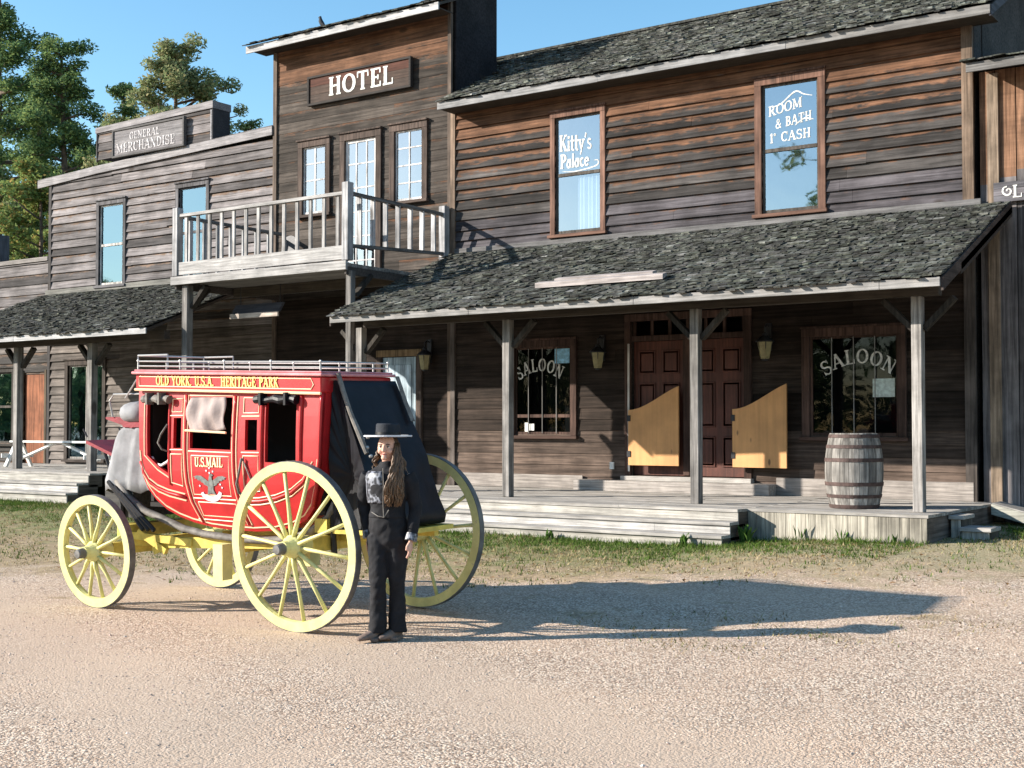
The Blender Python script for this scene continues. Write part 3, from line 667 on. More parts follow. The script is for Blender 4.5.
for i in range(n):
    x = BX0 + .1 + (BX1 - BX0 - .2) * (i + .5) / n; mb = MB(); mb.box(x - .033, x + .033, BY + .037, BY + .075, 4.66, 5.66, wood(.24, .38, GREYW)); mb.build('baluster', M['wood_z'], bal)
for i in range(7):
    y = BY + .2 + (WALL - BY - .5) * (i + .5) / 7; mb = MB(); mb.box(BX1 - .085, BX1 + .005, y - .018, y + .018, 4.82 + .13 * i / 6, 5.67, wood(.32, .44, SILVER)); mb.build('baluster', M['wood_z'], bal)
    mb = MB(); mb.box(BX0 + .0, BX0 + .04, y - .04, y + .04, 4.51, 5.66, wood(.3, .4, SILVER)); mb.build('baluster', M['wood_z'], bal)
post(hotel, -18.95, 16.62, DECK, 4.37, .15, 'RB', (.12, .16)); post(hotel, -14.86, 16.62, DECK, 4.37, .12, 'B', (.12, .16))

# ================================================================== GENERAL STORE
MX0, MX1 = -27.03, -19.48
store = thing('general_store', 'silver grey clapboard general store with a raised name board and shake porch', 'building', ((MX0 + MX1) / 2, WALL, .3))
M1 = (-25.12, -24.27, 5.0, 6.86); M2 = (-22.38, -21.5, 5.0, 6.98); GW = (-26.22, -24.95, .95, 3.15); GDR = (-27.0 + .03, -26.42, .7, .8)
FX0, FX1 = -25.25, -21.33
ops = [M1, M2, GW]
def c_mer(x, z):
    if z < 3.9: k = R.uniform(.09, .16); return (k, k * .86, k * .78, -.1)
    k = R.uniform(.10, .21) if R.random() > .25 else R.uniform(.05, .09); return (k, k * .9, k * .9, R.uniform(-.1, .28))
mb = MB(); siding(mb, MX0 + .1, MX1, DECK + .1, 7.72, WALL, .195, ops, .04, c_mer, .014)
siding(mb, FX0 + .03, FX1, 7.93, 8.6, WALL - .02, .2, [], .02, c_mer, .01)
for r in subtract((MX0, MX1, .3, 7.7), ops): mb.box(r[0], r[1], WALL + .013, WALL + .05, r[2], r[3], (.06, .055, .05, 0))
mb.build('wall', M['clap_grey'], store)
mb = MB(); mb.box(MX0, MX1, WALL + .5, WALL + .52, .3, 7.5); mb.box(MX0, MX1, WALL + .052, WALL + .5, 4.3, 4.34); mb.build('interior', M['inner'], store)
mb = MB(); mb.box(MX0, MX0 + .1, WALL - .05, WALL + .06, DECK, 7.68, (.05, .045, .045, 0)); mb.build('corner_board', M['wood_z'], store)
mb = MB(); mb.box(MX0 + .02, MX0 + .08, WALL + .06, 27, .3, 7.5, (.1, .09, .09, 0)); mb.box(MX0 + .1, MX1 - .1, 26.9, 27, .3, 7.5, (.1, .09, .09, 0)); mb.build('side_wall', M['clap_grey'], store)
mb = MB(); fn = facing(WALL - .055)
mb.prism([(MX0 - .4, 7.50), (FX0, 7.62), (MX1, 7.80), (MX1, 7.98), (FX0, 7.80), (MX0 - .4, 7.685)], fn, 0, .03, col=(.25, .235, .24, 0))
mb.build('eave_board', M['wood_x'], store)
mb = MB(); mb.hexa([(MX0 - .4, WALL - .08, 7.685), (MX1, WALL - .08, 7.98), (MX1, 27, 8.0), (MX0 - .4, 27, 7.7), (MX0 - .4, WALL - .08, 7.71), (MX1, WALL - .08, 8.005), (MX1, 27, 8.03), (MX0 - .4, 27, 7.73)], (.12, .11, .11, 0)); mb.build('roof', M['wood_y'], store)
ff = frames(store, 'false_front', [(FX0, FX1, WALL - .015, WALL + .45, 7.98, 8.68, (.05, .05, .055, 0)), (FX1 - .0, FX1 + .03, WALL - .05, WALL + .45, 7.93, 8.68, (.05, .05, .055, 0)), (FX0, FX0 + .04, WALL - .06, WALL - .016, 7.9, 8.6, (.06, .055, .055, 0)), (FX1 - .04, FX1, WALL - .06, WALL - .016, 7.93, 8.6, (.3, .29, .3, 0))])
mb = MB(); mb.hexa([(FX0 - .02, WALL - .07, 8.57), (FX1 + .04, WALL - .07, 8.63), (FX1 + .04, WALL + .47, 8.63), (FX0 - .02, WALL + .47, 8.57), (FX0 - .02, WALL - .07, 8.70), (FX1 + .04, WALL - .07, 8.79), (FX1 + .04, WALL + .47, 8.79), (FX0 - .02, WALL + .47, 8.70)], (.23, .215, .22, 0)); mb.build('cap_board', M['wood_x'], ff)
mdk = lambda: (lambda k: (k, k * .95, k * 1.0, 0))(R.uniform(.07, .11))
window(store, *M1, trim=.1, rail=5.92, fcol=mdk, scol=lambda: wood(.4, .5), glassm='glass_store'); window(store, *M2, trim=.1, rail=5.98, fcol=mdk, scol=mdk, glassm='glass_store')
sw = window(store, *GW, trim=.12, grid=(2, 1), fcol=lambda: (.05, .04, .035, 0), scol=lambda: wood(.25, .35), glassm='glass_store', name='shop_window')
# porch of the store
QE, QZ, QT, QTZ, QX0, QX1 = 15.98, 3.54, WALL - .045, 4.86, -26.8, -19.33
mb = MB(); slab(mb, QX0 - .3, QX1, (QE, QZ), (QT, QTZ), .05, (.05, .04, .035, 0)); q = mb.build('porch_roof', M['wood_x'], store)
mb = MB(); shakes(mb, QX0 - .3, QX1, (QE - .05, QZ + .005), (QT - .03, QTZ + .005), .12, .12, .018, .075); mb.build('shakes', M['shingle'], q)
frames(q, 'fascia', [(QX0 - .3, -23.4, QE - .03, QE - .002, QZ - .1, QZ + .015, wood(.28, .36, SILVER)), (-23.4, QX1, QE - .028, QE - .002, QZ - .1, QZ + .012, wood(.3, .38, SILVER))])
frames(q, 'beam', [(QX0 - .2, QX1 - .2, 16.56, 16.7, 3.38, 3.55, (.06, .05, .045, 0))]); frames(q, 'flashing_board', [(QX0 - .3, QX1 - 1.5, WALL - .08, WALL - .046, QTZ + .0, QTZ + .13, (.16, .155, .14, 0))])
post(store, -24.2, 16.63, .82, 3.38, .15, 'LR', (.2, .26)); post(store, -21.75, 16.63, .82, 3.38, .15, 'LR', (.2, .26))

# ================================================================== LOW WING far left
wing = thing('side_wing', 'low grey board wing at the far left end of the row, beside the general store', 'building', (-31, WALL, .3))
WG = (-29.3, -28.42, 1.3, 3.05); DR = (-27.95, -27.12, .8, 2.98)
mb = MB(); siding(mb, -36, MX0, DECK, 5.7, WALL, .24, [WG, DR], .03, lambda x, z: c_mer(x, z) if z > 3.6 else (.05, .045, .042, .2), .012)
for r in subtract((-36, MX0, .3, 5.7), [WG, DR]): mb.box(r[0], r[1], WALL + .013, WALL + .05, r[2], r[3], (.04, .037, .034, 0))
mb.build('wall', M['clap_grey'], wing)
mb = MB(); mb.box(-36, MX0, WALL + .5, WALL + .52, .3, 5.6); mb.build('interior', M['inner'], wing)
mb = MB(); mb.box(-36, MX0 - .02, WALL - .06, 24.5, 5.72, 5.82, (.2, .18, .17, 0)); wr_ = mb.build('roof', M['wood_x'], wing)
frames(wr_, 'flue', [(-36.6, -35.75, 23.4, 24.2, 5.6, 7.62, (.05, .05, .06, 0))], 'wood_z')
window(wing, *WG, trim=.1, rail=2.2, fcol=lambda: (.04, .035, .03, 0), glassm='glass_store')
d = frames(wing, 'door', [(DR[0] + .01, DR[1] - .01, WALL - .0, WALL + .04, .82, 2.97, (.22, .085, .045, 0))], 'wood_z'); frames(d, 'door_frame', [(DR[0] - .09, DR[0], WALL - .06, WALL + .05, .8, 3.08, (.07, .055, .04, 0)), (DR[1], DR[1] + .08, WALL - .06, WALL + .05, .8, 3.08, (.1, .075, .05, 0))], 'wood_z')

# ================================================================== LIVERY BARN right
barn = thing('livery_barn', 'upright board barn at the right end, orange boards under its shake eave', 'building', (-3, WALL, .3))
def c_barn(x, z): k = R.uniform(.1, .17); return (k, k * .86, k * .84, 0)
mb = MB(); x = -5.14
while x < 2:
    xe = x + R.uniform(.22, .3); k = R.uniform(.09, .15); j = R.uniform(-.12, .1)
    for z0, z1, w in ((.3, 4.75, -.2), (4.75, 5.35 + j, .12), (5.35 + j, 6.9, 1.1)):
        dy = R.uniform(0, .012) if z0 == .3 else dy
        mb.hexa([(x + .006, WALL + .06 - dy, z0), (xe - .006, WALL + .06 - dy, z0), (xe - .006, WALL + .1, z0), (x + .006, WALL + .1, z0), (x + .006, WALL + .06 - dy, z1), (xe - .006, WALL + .06 - dy, z1), (xe - .006, WALL + .1, z1), (x + .006, WALL + .1, z1)], (k, k * .9, k * .9, w), [(0, .35)] * 4 + [(0, .55)] * 4)
    x = xe
mb.box(-5.14, 2, WALL + .101, WALL + .13, .3, 6.95, (.02, .018, .018, 0)); mb.build('wall', M['boards_v'], barn)
frames(barn, 'corner_board', [(-5.02, -4.86, WALL + .0, WALL + .044, .35, 6.85, (.2, .15, .11, 0))], 'wood_z')
mb = MB(); slab(mb, -5.16, 2, (18.95, 6.92), (21.2, 7.42), .05, (.05, .045, .04, 0)); slab(mb, -5.16, 2, (24, 6.9), (21.2, 7.42), .05, (.05, .045, .04, 0)); br = mb.build('roof', M['wood_x'], barn)
mb = MB(); shakes(mb, -5.2, 2, (18.9, 6.925), (21.2, 7.425), .13, .15, .04, .12); mb.build('shakes', M['shingle'], br)
frames(br, 'fascia', [(-5.18, 2, 18.92, 18.947, 6.79, 6.925, wood(.14, .18, GREYW))])
mb = MB(); mb.box(-5.1, -5.05, WALL + .2, 24, .3, 6.8, (.05, .045, .045, 0)); mb.box(1.9, 2, WALL + .2, 24, .3, 6.8, (.05, .045, .045, 0)); mb.box(-5.0, 1.9, 23.9, 24, .3, 6.8, (.05, .045, .045, 0)); mb.build('back_wall', M['boards_v'], barn)

# ================================================================== SIGNS, LANTERNS, LOOSE BOARDS
def sign(name, label, x0, x1, z0, z1, y, col, lines, rot=0, m='letter', frame=None, wm='wood_x'):
    t = thing(name, label, 'sign', ((x0 + x1) / 2, y, z0))
    mb = MB(); n = 3; h = (z1 - z0) / n
    for i in range(n): k = R.uniform(.8, 1.2); mb.box(x0, x1, y - .06, y - .0, z0 + i * h + .002, z0 + (i + 1) * h - .002, tuple(c * k for c in col[i % len(col)]) + (0,))
    mb.build('board', M[wm], t)
    if frame:
        frames(t, 'frame', [(x0 - .05, x1 + .05, y - .085, y, z1, z1 + .045, frame), (x0 - .05, x1 + .05, y - .085, y, z0 - .045, z0, frame), (x0 - .05, x0, y - .085, y, z0, z1, frame), (x1, x1 + .05, y - .085, y, z0, z1, frame)])
    if lines:
        for k in lines: mb = MB(); text(mb, fn=facing(y - .061), **k); mb.build('lettering', M[m], t)
    return t
sign('sign', 'dark brown HOTEL sign board with large white letters high on the hotel front', -18.4, -15.78, 8.29, 8.8, WALL - .03, [(.05, .036, .03), (.06, .04, .032), (.10, .042, .03)], [dict(s='HOTEL', h=.37, u0=-17.88, v0=8.38, w=.98, bold=1.15, gap=.07)], frame=(.035, .03, .028, 0))
sign('sign', 'faded grey GENERAL MERCHANDISE sign board on the raised store front', -24.5, -22.15, 7.93, 8.5, WALL - .08, [(.14, .13, .135), (.19, .18, .185), (.16, .15, .155)], [dict(s='MERCHANDISE', h=.22, u0=-24.4, v0=7.98, w=.9), dict(s='GENERAL', h=.17, u0=-23.95, v0=8.25, w=.95)], m='letter_worn', frame=(.09, .085, .085, 0))
lv = sign('sign', 'grey board sign with a white scroll and letter L on the barn', -4.93, -3.2, 4.95, 5.24, WALL + .035, [(.11, .105, .115), (.13, .12, .13), (.1, .095, .105)], [dict(s='L', h=.18, u0=-4.67, v0=5.0, w=1.0)])
mb = MB(); swash(mb, [(-4.74, 5.17), (-4.79, 5.15), (-4.80, 5.09), (-4.75, 5.045), (-4.70, 5.06), (-4.69, 5.11), (-4.725, 5.135), (-4.75, 5.105)], facing(WALL - .026), .018, .028); mb.build('scroll', M['letter'], lv)
# unlettered board hung under the balcony, tilted
hs = thing('hanging_board', 'dark board with a pale lower edge hanging under the balcony', 'board', (-17.9, 17.4, 3.8))
mb = MB(); mb.hexa([(-18.5, 17.3, 3.85), (-17.25, 17.3, 3.85), (-17.25, 17.36, 3.85), (-18.5, 17.36, 3.85), (-18.5, 17.42, 4.03), (-17.25, 17.42, 4.03), (-17.25, 17.48, 4.03), (-18.5, 17.48, 4.03)], (.05, .05, .06, 0)); mb.build('board', M['wood_x'], hs)
frames(hs, 'edge_strip', [(-18.51, -17.24, 17.27, 17.31, 3.755, 3.848, wood(.4, .46, (1, .85, .75)))])  # sunlight on the board's lower edge put into this strip's pale colour
for X in (-18.4, -17.35): mb = MB(); mb.tube([(X, 17.45, 4.03), (X, 17.45, 4.37)], .008, 6); mb.build('hanger_rod', M['iron'], hs)
s_ = (PTZ - PZ) / (PT - PE); yp = 16.62; zp = PZ + s_ * (yp - PE)
for lab, x0, x1, dy in (('upper, shorter of two pale planks lying on the saloon porch roof', -10.75, -9.05, .1), ('lower, longer of two pale planks lying on the saloon porch roof', -11.0, -8.8, -.06)):
    mb = MB(); z = zp + s_ * dy + .06; mb.hexa([(x0, yp + dy - .06, z), (x1, yp + dy - .06, z), (x1, yp + dy + .07, z + .06), (x0, yp + dy + .07, z + .06), (x0, yp + dy - .06, z + .075), (x1, yp + dy - .06, z + .075), (x1, yp + dy + .07, z + .11), (x0, yp + dy + .07, z + .11)], wood(.3, .34, (1, .88, .84)))
    tag(mb.build('plank', M['wood_x'], None), lab, 'plank', 'planks on the porch roof')
def lantern(x, z, label):
    t = thing('wall_lantern', label, 'lantern', (x, WALL - .04, z)); y = WALL - .2
    mb = MB(); mb.lathe([(.05, -.24), (.075, -.23), (.125, .02), (.128, .03)], 6, (x, y, z)); mb.build('glass_shade', M['lantern_glass'], t)
    mb = MB(); mb.lathe([(.0, -.27), (.055, -.26), (.055, -.235), (.0, -.235)], 6, (x, y, z)); mb.lathe([(.15, .03), (.15, .045), (.09, .10), (.05, .13), (.04, .17), (.0, .19)], 12, (x, y, z))
    for k in range(6): a = k * math.pi / 3; mb.tube([(x + .052 * math.cos(a), y + .052 * math.sin(a), z - .24), (x + .13 * math.cos(a), y + .13 * math.sin(a), z + .03)], .007, 5)
    mb.build('cap', M['iron'], t)
    mb = MB(); mb.tube([(x, y, z + .18), (x, y, z + .27), (x, y + .08, z + .31), (x, WALL - .05, z + .28)], .012, 6); mb.box(x - .05, x + .05, WALL - .06, WALL - .03, z - .1, z + .34); mb.build('bracket', M['iron'], t)
lantern(-11.5, 2.95, 'amber glass wall lantern left of the saloon doors')
lantern(-8.42, 3.02, 'amber glass wall lantern right of the saloon doors')
lantern(-15.3, 3.02, 'amber glass wall lantern beside the pale hotel entrance door')

# ================================================================== BOARDWALK
walk = thing('boardwalk', 'grey plank boardwalk with long front steps along the saloon, hotel and store', 'boardwalk', (-14, 16, .2))
def planks(mb, x0, x1, y0, y1, z, w=.145, lo=.26, hi=.4):
    y = y0
    while y < y1 - .02:
        ye = min(y + w, y1); x = x0
        while x < x1:
            xe = min(x + R.uniform(2.4, 4.8), x1)
            if x1 - xe < .7: xe = x1
            dz = R.uniform(-.003, .003); mb.box(x + .002, xe - .002, y + .003, ye - .004, z - .038 + dz, z + dz, wood(lo, hi, (1, .93, .86))); x = xe
        y = ye
mb = MB(); planks(mb, -19.45, -7.33, 15.8, WALL - .06, DECK); planks(mb, -7.33, -4.92, 16.1, WALL - .06, DECK); planks(mb, -30, -20.65, 15.75, WALL - .06, .82); planks(mb, -20.65, -19.45, 16.5, WALL - .06, .82)
deck = mb.build('deck', M['wood_x'], walk)
def steps(x0, x1, y0, z0, top, n, tread=.25):
    rise = (top - z0 - .06) / n
    for i in range(n):
        zt = top - rise * (n - 1 - i); y = y0 + i * tread
        r = MB(); x = x0
        while x < x1:
            xe = min(x + R.uniform(3, 5), x1); 
            if x1 - xe < 1: xe = x1
            r.box(x + .002, xe - .002, y + .02, y + .045, zt - rise + .004 if i else zt - rise - .02, zt - .042, wood(.32, .42, (1, .94, .85) if i != 1 else (1, .96, .92))); x = xe
        r.build('riser', M['wood_x'], walk)
        if i < n - 1:
            t = MB(); t.box(x0, x1 + .01, y - .012, y + tread + .018, zt - .04, zt, wood(.32, .38, (1, .94, .88))); t.build('tread', M['wood_x'], walk)
    # closed end of the flight
    e = MB()
    for i in range(n):
        zt = top - rise * (n - 1 - i); y = y0 + i * tread; e.box(x1 - .03, x1 - .003, y + .047, y0 + n * tread + (.1 if i == n - 1 else .0), zt - rise - .08, zt - .043, (.1, .08, .065, 0))
    e.build('step_end', M['wood_y'], walk)
steps(-19.4, -7.33, 15.3, .09, DECK, 3); steps(-30, -20.65, 15.22, .23, .82, 3, .24)
mb = MB(); mb.box(-19.4, -7.36, 15.85, 15.87, DECK - .2, DECK - .044, wood(.36, .42)); mb.build('rim_board', M['wood_x'], walk)
mb = MB(); boards_up(mb, -7.32, -4.94, .1, DECK - .042, 16.14, .14, [], lambda x, z: wood(.27, .37, (1, .91, .76))); mb.build('skirting', M['wood_z'], walk); mb = MB(); boards_up(mb, -20.65, -19.45, .2, .775, 16.55, .2, [], lambda x, z: wood(.4, .46, SILVER)); mb.build('skirting', M['wood_z'], walk)
mb = MB(); mb.box(-4.965, -4.94, 16.15, 19.2, .1, DECK - .042, (.12, .1, .09, 0)); mb.build('side_skirting', M['wood_y'], walk); mb = MB(); mb.box(-7.35, -7.322, 16.12, 19.2, .2, DECK - .045, (.1, .09, .08, 0)); mb.build('side_skirting', M['wood_y'], walk)
mb = MB(); mb.box(-11.9, -8.3, WALL - .36, WALL - .07, DECK + .004, .80, (.3, .27, .25, 0)); mb.build('door_step', M['wood_x'], walk)
mb = MB(); mb.box(SX0 + .2, -11.9, WALL - .065, WALL - .047, DECK + .004, .86, (.27, .24, .22, 0)); mb.build('base_board', M['wood_x'], walk); mb = MB(); mb.box(-8.3, SX1 - .05, WALL - .065, WALL - .047, DECK + .004, .9, (.27, .24, .22, 0)); mb.build('base_board', M['wood_x'], walk)
# plank ramp down along the barn, and two box steps
ramp = thing('ramp', 'short plank ramp sloping down along the barn wall', 'ramp', (-4.3, 19, .3))
mb = MB(); mb.hexa([(-4.88, 18.9, .58), (-3.0, 18.9, .12), (-3.0, 19.42, .12), (-4.88, 19.42, .58), (-4.88, 18.9, .64), (-3.0, 18.9, .18), (-3.0, 19.42, .18), (-4.88, 19.42, .64)], wood(.3, .36)); mb.build('deck', M['wood_x'], ramp)
mb = MB(); mb.hexa([(-4.88, 18.85, .48), (-3.0, 18.85, .02), (-3.0, 18.896, .02), (-4.88, 18.896, .48), (-4.88, 18.85, .625), (-3.0, 18.85, .165), (-3.0, 18.896, .165), (-4.88, 18.896, .625)], wood(.33, .38, (1, .97, .85))); mb.build('stringer', M['wood_x'], ramp)
for lab, x0, x1, y0, y1, z in (('taller narrow wooden box step against the right end of the boardwalk', -5.08 + .17, -4.83 + .06, 17.0, 17.5, .57), ('lower pale wooden box step at the right end of the boardwalk', -4.75, -4.4, 16.9, 17.35, .43)):
    t = thing('box_step', lab, 'step', ((x0 + x1) / 2, y0, .27)); mb = MB(); boards_up(mb, x0, x1, .2, z - .05, y0 + .03, .12, [], lambda x, q: wood(.38, .46, (1, .94, .84))); mb.box(x1 - .03, x1, y0 + .035, y1, .2, z - .05, (.1, .09, .08, 0)); mb.build('side', M['wood_z'], t)
    frames(t, 'top', [(x0 - .02, x1 + .03, y0 - .03, y1, z - .048, z, wood(.34, .4))])

# ================================================================== BARREL
bar = thing('barrel', 'weathered grey oak barrel with rusty hoops standing on the boardwalk edge', 'barrel', (-6.2, 17.05, DECK + .003))
bh, rm_, re_ = 1.0, .385, .315
rr = lambda u: re_ + (rm_ - re_) * (1 - (2 * u - 1) ** 2)
for k in range(18):
    mb = MB(); n = 10; a0, a1 = 2 * math.pi * k / 18 + .008, 2 * math.pi * (k + 1) / 18 - .008; vs = []; kk = R.uniform(.15, .29)
    for i in range(n + 1):
        u = i / n; r = rr(u)
        for (a, d) in ((a0, 0), ((a0 + a1) / 2, .003), (a1, 0), (a1, -.03), (a0, -.03)): vs.append(((r + d) * math.cos(a), (r + d) * math.sin(a), u * bh))
    fs = [(i * 5 + j, i * 5 + (j + 1) % 5, (i + 1) * 5 + (j + 1) % 5, (i + 1) * 5 + j) for i in range(n) for j in range(5)] + [(0, 1, 2, 3, 4), tuple(n * 5 + j for j in (4, 3, 2, 1, 0))]
    mb.add(vs, fs, (kk, kk * .93, kk * .86, 0)); mb.build('stave', M['wood_z'], bar, world=False)
for z0, z1 in ((.0, .05), (.14, .185), (.30, .35), (.62, .67), (.80, .845), (.94, .985)):
    mb = MB(); mb.lathe([(rr(z0) + .001, z0), (rr(z0) + .008, z0), (rr(z1) + .008, z1), (rr(z1) + .001, z1)], 40, close=True); mb.build('hoop', M['rust'], bar, world=False)
mb = MB(); mb.lathe([(0, .95), (.29, .95), (.29, .96), (0, .96)], 32, col=(.2, .18, .16, 0)); mb.build('lid', M['wood_x'], bar, world=False)

# ================================================================== BENCH on the store porch
bn = thing('bench', 'white painted trestle bench with crossed braces on the store porch', 'bench', (-22.9, 17.4, .823))
yb = 17.4; bx0, bx1, bz = -25.4, -22.3, 1.40
mb = MB(); [mb.box(bx0, bx1, yb + k * .16 - .15, yb + k * .16 - .002, bz - .04, bz, W1) for k in range(2)]; mb.build('seat', M['white'], bn, bevel=.004)
for X in (bx0 + .12, bx1 - .15):
    mb = MB(); mb.bar((X, yb - .32, .83), (X, yb - .06, bz - .045), .05, .09, up=(1, 0, 0)); mb.bar((X, yb + .32, .83), (X, yb + .06, bz - .045), .05, .09, up=(1, 0, 0)); mb.box(X - .05, X - .026, yb - .4, yb + .4, 1.03, 1.12); mb.build('trestle', M['white'], bn)
for a, b in (((bx0 + .2, yb, 1.0), (-24.0, yb, bz - .05)), ((bx1 - .22, yb, 1.0), (-23.7, yb, bz - .05))):
    mb = MB(); mb.bar(a, b, .04, .09, up=(0, 1, 0)); mb.build('brace', M['white'], bn)
# chair on the balcony
ch = thing('chair', 'dark wooden chair with a rounded back standing on the balcony', 'chair', (-18.6, 18.7, 4.5))
mb = MB(); mb.box(-.22, .22, -.22, .22, .42, .46); mb.build('seat', M['iron'], ch, world=False)
mb = MB(); mb.prism([(-.2, .47), (.2, .47), (.2, .9)] + [(.2 * math.cos(rad(a)), .93 + .14 * math.sin(rad(a))) for a in range(0, 181, 20)] + [(-.2, .9)], lambda u, v, w: (u, .2 + w + (v - .47) * .12, v), 0, .03); mb.build('backrest', M['iron'], ch, world=False)
for sx in (-.19, .19):
    for sy in (-.19, .19): mb = MB(); mb.box(sx - .02, sx + .02, sy - .02, sy + .02, .0, .42); mb.build('leg', M['iron'], ch, world=False)
# bird on the hotel roof edge
bd = thing('bird', 'small dark bird perched on the edge of the hotel roof', 'bird', (-17.75, 18.95, 9.64))
mb = MB(); mb.tube([(.15, 0, .02), (.08, 0, .05), (.02, 0, .10), (-.015, 0, .16), (-.02, 0, .2), (-.03, 0, .235), (-.055, 0, .235), (-.08, 0, .228)], [.012, .026, .05, .045, .03, .03, .018, .003], 8); mb.build('body', M['felt'], bd, world=False, smooth=True)
mb = MB(); mb.tube([(.01, -.012, .0), (.01, -.012, .07)], .005, 5); mb.tube([(.01, .012, .0), (.01, .012, .07)], .005, 5); mb.build('legs', M['iron'], bd, world=False)

# ================================================================== STAGECOACH (local: x to the rear, y away from the street camera side, z up)
coach = thing('stagecoach', 'red stagecoach with pale yellow wheels, gold lettering and a black leather rear boot', 'stagecoach', (-8.95, 8.75, .018)); coach.rotation_euler = (.0205, 0, 0)
def wheel(x, y, r, side, spin, ns=14):
    """a dished wooden wheel; side -1 faces the street"""
    z = r; rim = MB(); ri = r - .085
    rim.lathe([(ri, -.032), (r - .006, -.034), (r - .006, .034), (ri, .032), (ri - .006, 0)], 56, (0, 0, 0), 'Y', close=True)
    w = rim.build('wheel', M['cream'], coach, world=False, smooth=False, loc=(x, y, z))
    w.rotation_euler = (rad(-2.5) * side, spin, 0)
    t = MB(); t.lathe([(r - .0058, -.0335), (r, -.033), (r, .033), (r - .0058, .0335)], 56, (0, 0, 0), 'Y', close=True); t.build('tyre', M['tyre'], w, world=False)
    h = MB(); s = side
    h.lathe([(.02, s * .14), (.058, s * .14), (.062, s * .1), (.085, s * .055), (.1, s * .04), (.1, -s * .04), (.085, -s * .07), (.075, -s * .15), (.02, -s * .15)], 24, (0, 0, 0), 'Y', close=True); h.build('hub', M['cream'], w, world=False, smooth=False)
    c = MB(); c.lathe([(.0, s * .215), (.038, s * .213), (.046, s * .20), (.05, s * .141), (.0, s * .141)], 20, (0, 0, 0), 'Y'); c.build('hub_cap', M['tyre'], w, world=False, smooth=False)
    for k in range(ns):
        a = 2 * math.pi * k / ns; u = Vector((math.cos(a), 0, math.sin(a))); off = Vector((0, s * .028, 0)) * (1 if k % 2 else .4)
        b = MB(); b.tube([u * .09 + off, u * .16 + off, u * (ri * .55) + off * .5, u * (ri + .006)], [(.026, .019), (.024, .018), (.017, .015), (.017, .017)], 8, flat=(0, 1, 0)); b.build('spoke', M['cream'], w, world=False, smooth=True)
    for k in range(7):
        a = 2 * math.pi * (k + .5) / 7; u = Vector((math.cos(a), 0, math.sin(a))); tb = MB(); 
    return w
FR, RRD = .535, .715
wheel(1.26, -.82, RRD, -1, .1); wheel(1.30, .80, RRD, 1, .33); wheel(-1.33, -.82, FR, -1, .05); wheel(-1.35, .78, FR, 1, .21)

YC = -.15
def ys(z):
    d = 1.38 - z
    return -.60 + (.13 * (d / .6) ** 2 if d > 0 else .035 * (d / .7) ** 2)
prof = [(-1.0, 2.07), (-.975, 1.75), (-.96, 1.45), (-.93, 1.27), (-.87, 1.13), (-.78, 1.02), (-.66, .93), (-.5, .865), (-.33, .82), (-.1, .785), (.15, .77), (.45, .77), (.72, .79), (.95, .84), (1.12, .91), (1.24, 1.02), (1.31, 1.18), (1.345, 1.4), (1.36, 1.7), (1.37, 2.01)]
wins = [[(-.87, 1.97), (-.56, 1.97), (-.55, 1.27), (-.68, 1.33), (-.85, 1.44)], [(-.49, 1.79), (-.385, 1.79), (-.385, 1.51), (-.49, 1.51)], [(-.27, 1.98), (.28, 1.97), (.27, 1.5), (-.265, 1.51)], [(.45, 1.77), (.6, 1.77), (.6, 1.5), (.45, 1.5)], [(.70, 1.945), (1.07, 1.935), (1.07, 1.38), (.70, 1.40)]]
def cut_mesh(outer, holes, zs, xs):
    import bmesh
    b = bmesh.new(); loops = [outer] + holes; flat = [p for l in loops for p in l]
    vs = [b.verts.new((p[0], 0, p[1])) for p in flat]
    for t in tessellate_polygon([[Vector((p[0], p[1], 0)) for p in l] for l in loops]):
        try: b.faces.new([vs[i] for i in t])
        except ValueError: pass
    for z in zs: bmesh.ops.bisect_plane(b, geom=b.verts[:] + b.edges[:] + b.faces[:], plane_co=(0, 0, z), plane_no=(0, 0, 1))
    for x in xs: bmesh.ops.bisect_plane(b, geom=b.verts[:] + b.edges[:] + b.faces[:], plane_co=(x, 0, 0), plane_no=(1, 0, 0))
    b.verts.index_update(); r = ([tuple(v.co) for v in b.verts], [tuple(v.index for v in f.verts) for f in b.faces], [tuple(v.index for v in e.verts) for e in b.edges if len(e.link_faces) == 1]); b.free(); return r
mb = MB(); vv, ff_, ee = cut_mesh(prof, wins, [.8, .9, 1.0, 1.1, 1.2, 1.3, 1.45, 1.6, 1.8, 1.95], [-.6, -.2, .2, .6, 1.0])
for sd in (1, -1):
    f = lambda p, i: (p[0], YC + sd * (ys(p[2]) - YC + i), p[2])
    n = len(vv); mb.add([f(p, 0) for p in vv] + [f(p, .035) for p in vv], ff_ + [tuple(n + k for k in q[::-1]) for q in ff_] + [(a, b, n + b, n + a) for a, b in ee])
pr2 = prof; n = len(pr2); vs = [(x, ys(z) + .012, z) for x, z in pr2] + [(x, 2 * YC - ys(z) - .012, z) for x, z in pr2]
mb.add(vs, [(i, i + 1, n + i + 1, n + i) for i in range(n - 1)])
body = mb.build('body', M['red'], coach, world=False)
mb = MB(); mb.box(-.93, 1.31, -.5, .2, .95, .99); mb.box(-.92, -.88, -.5, .2, 1.0, 2.0); mb.box(1.27, 1.31, -.5, .2, 1.0, 2.0); mb.box(-.85, 1.25, .2, .24, .99, 2.0); mb.box(-.5, -.1, -.45, .19, .99, 1.3); mb.box(.85, 1.25, -.45, .19, .99, 1.3); mb.build('lining', M['inner'], body, world=False)
S3 = lambda x, z, o=.006: (x, ys(z) - o, z)
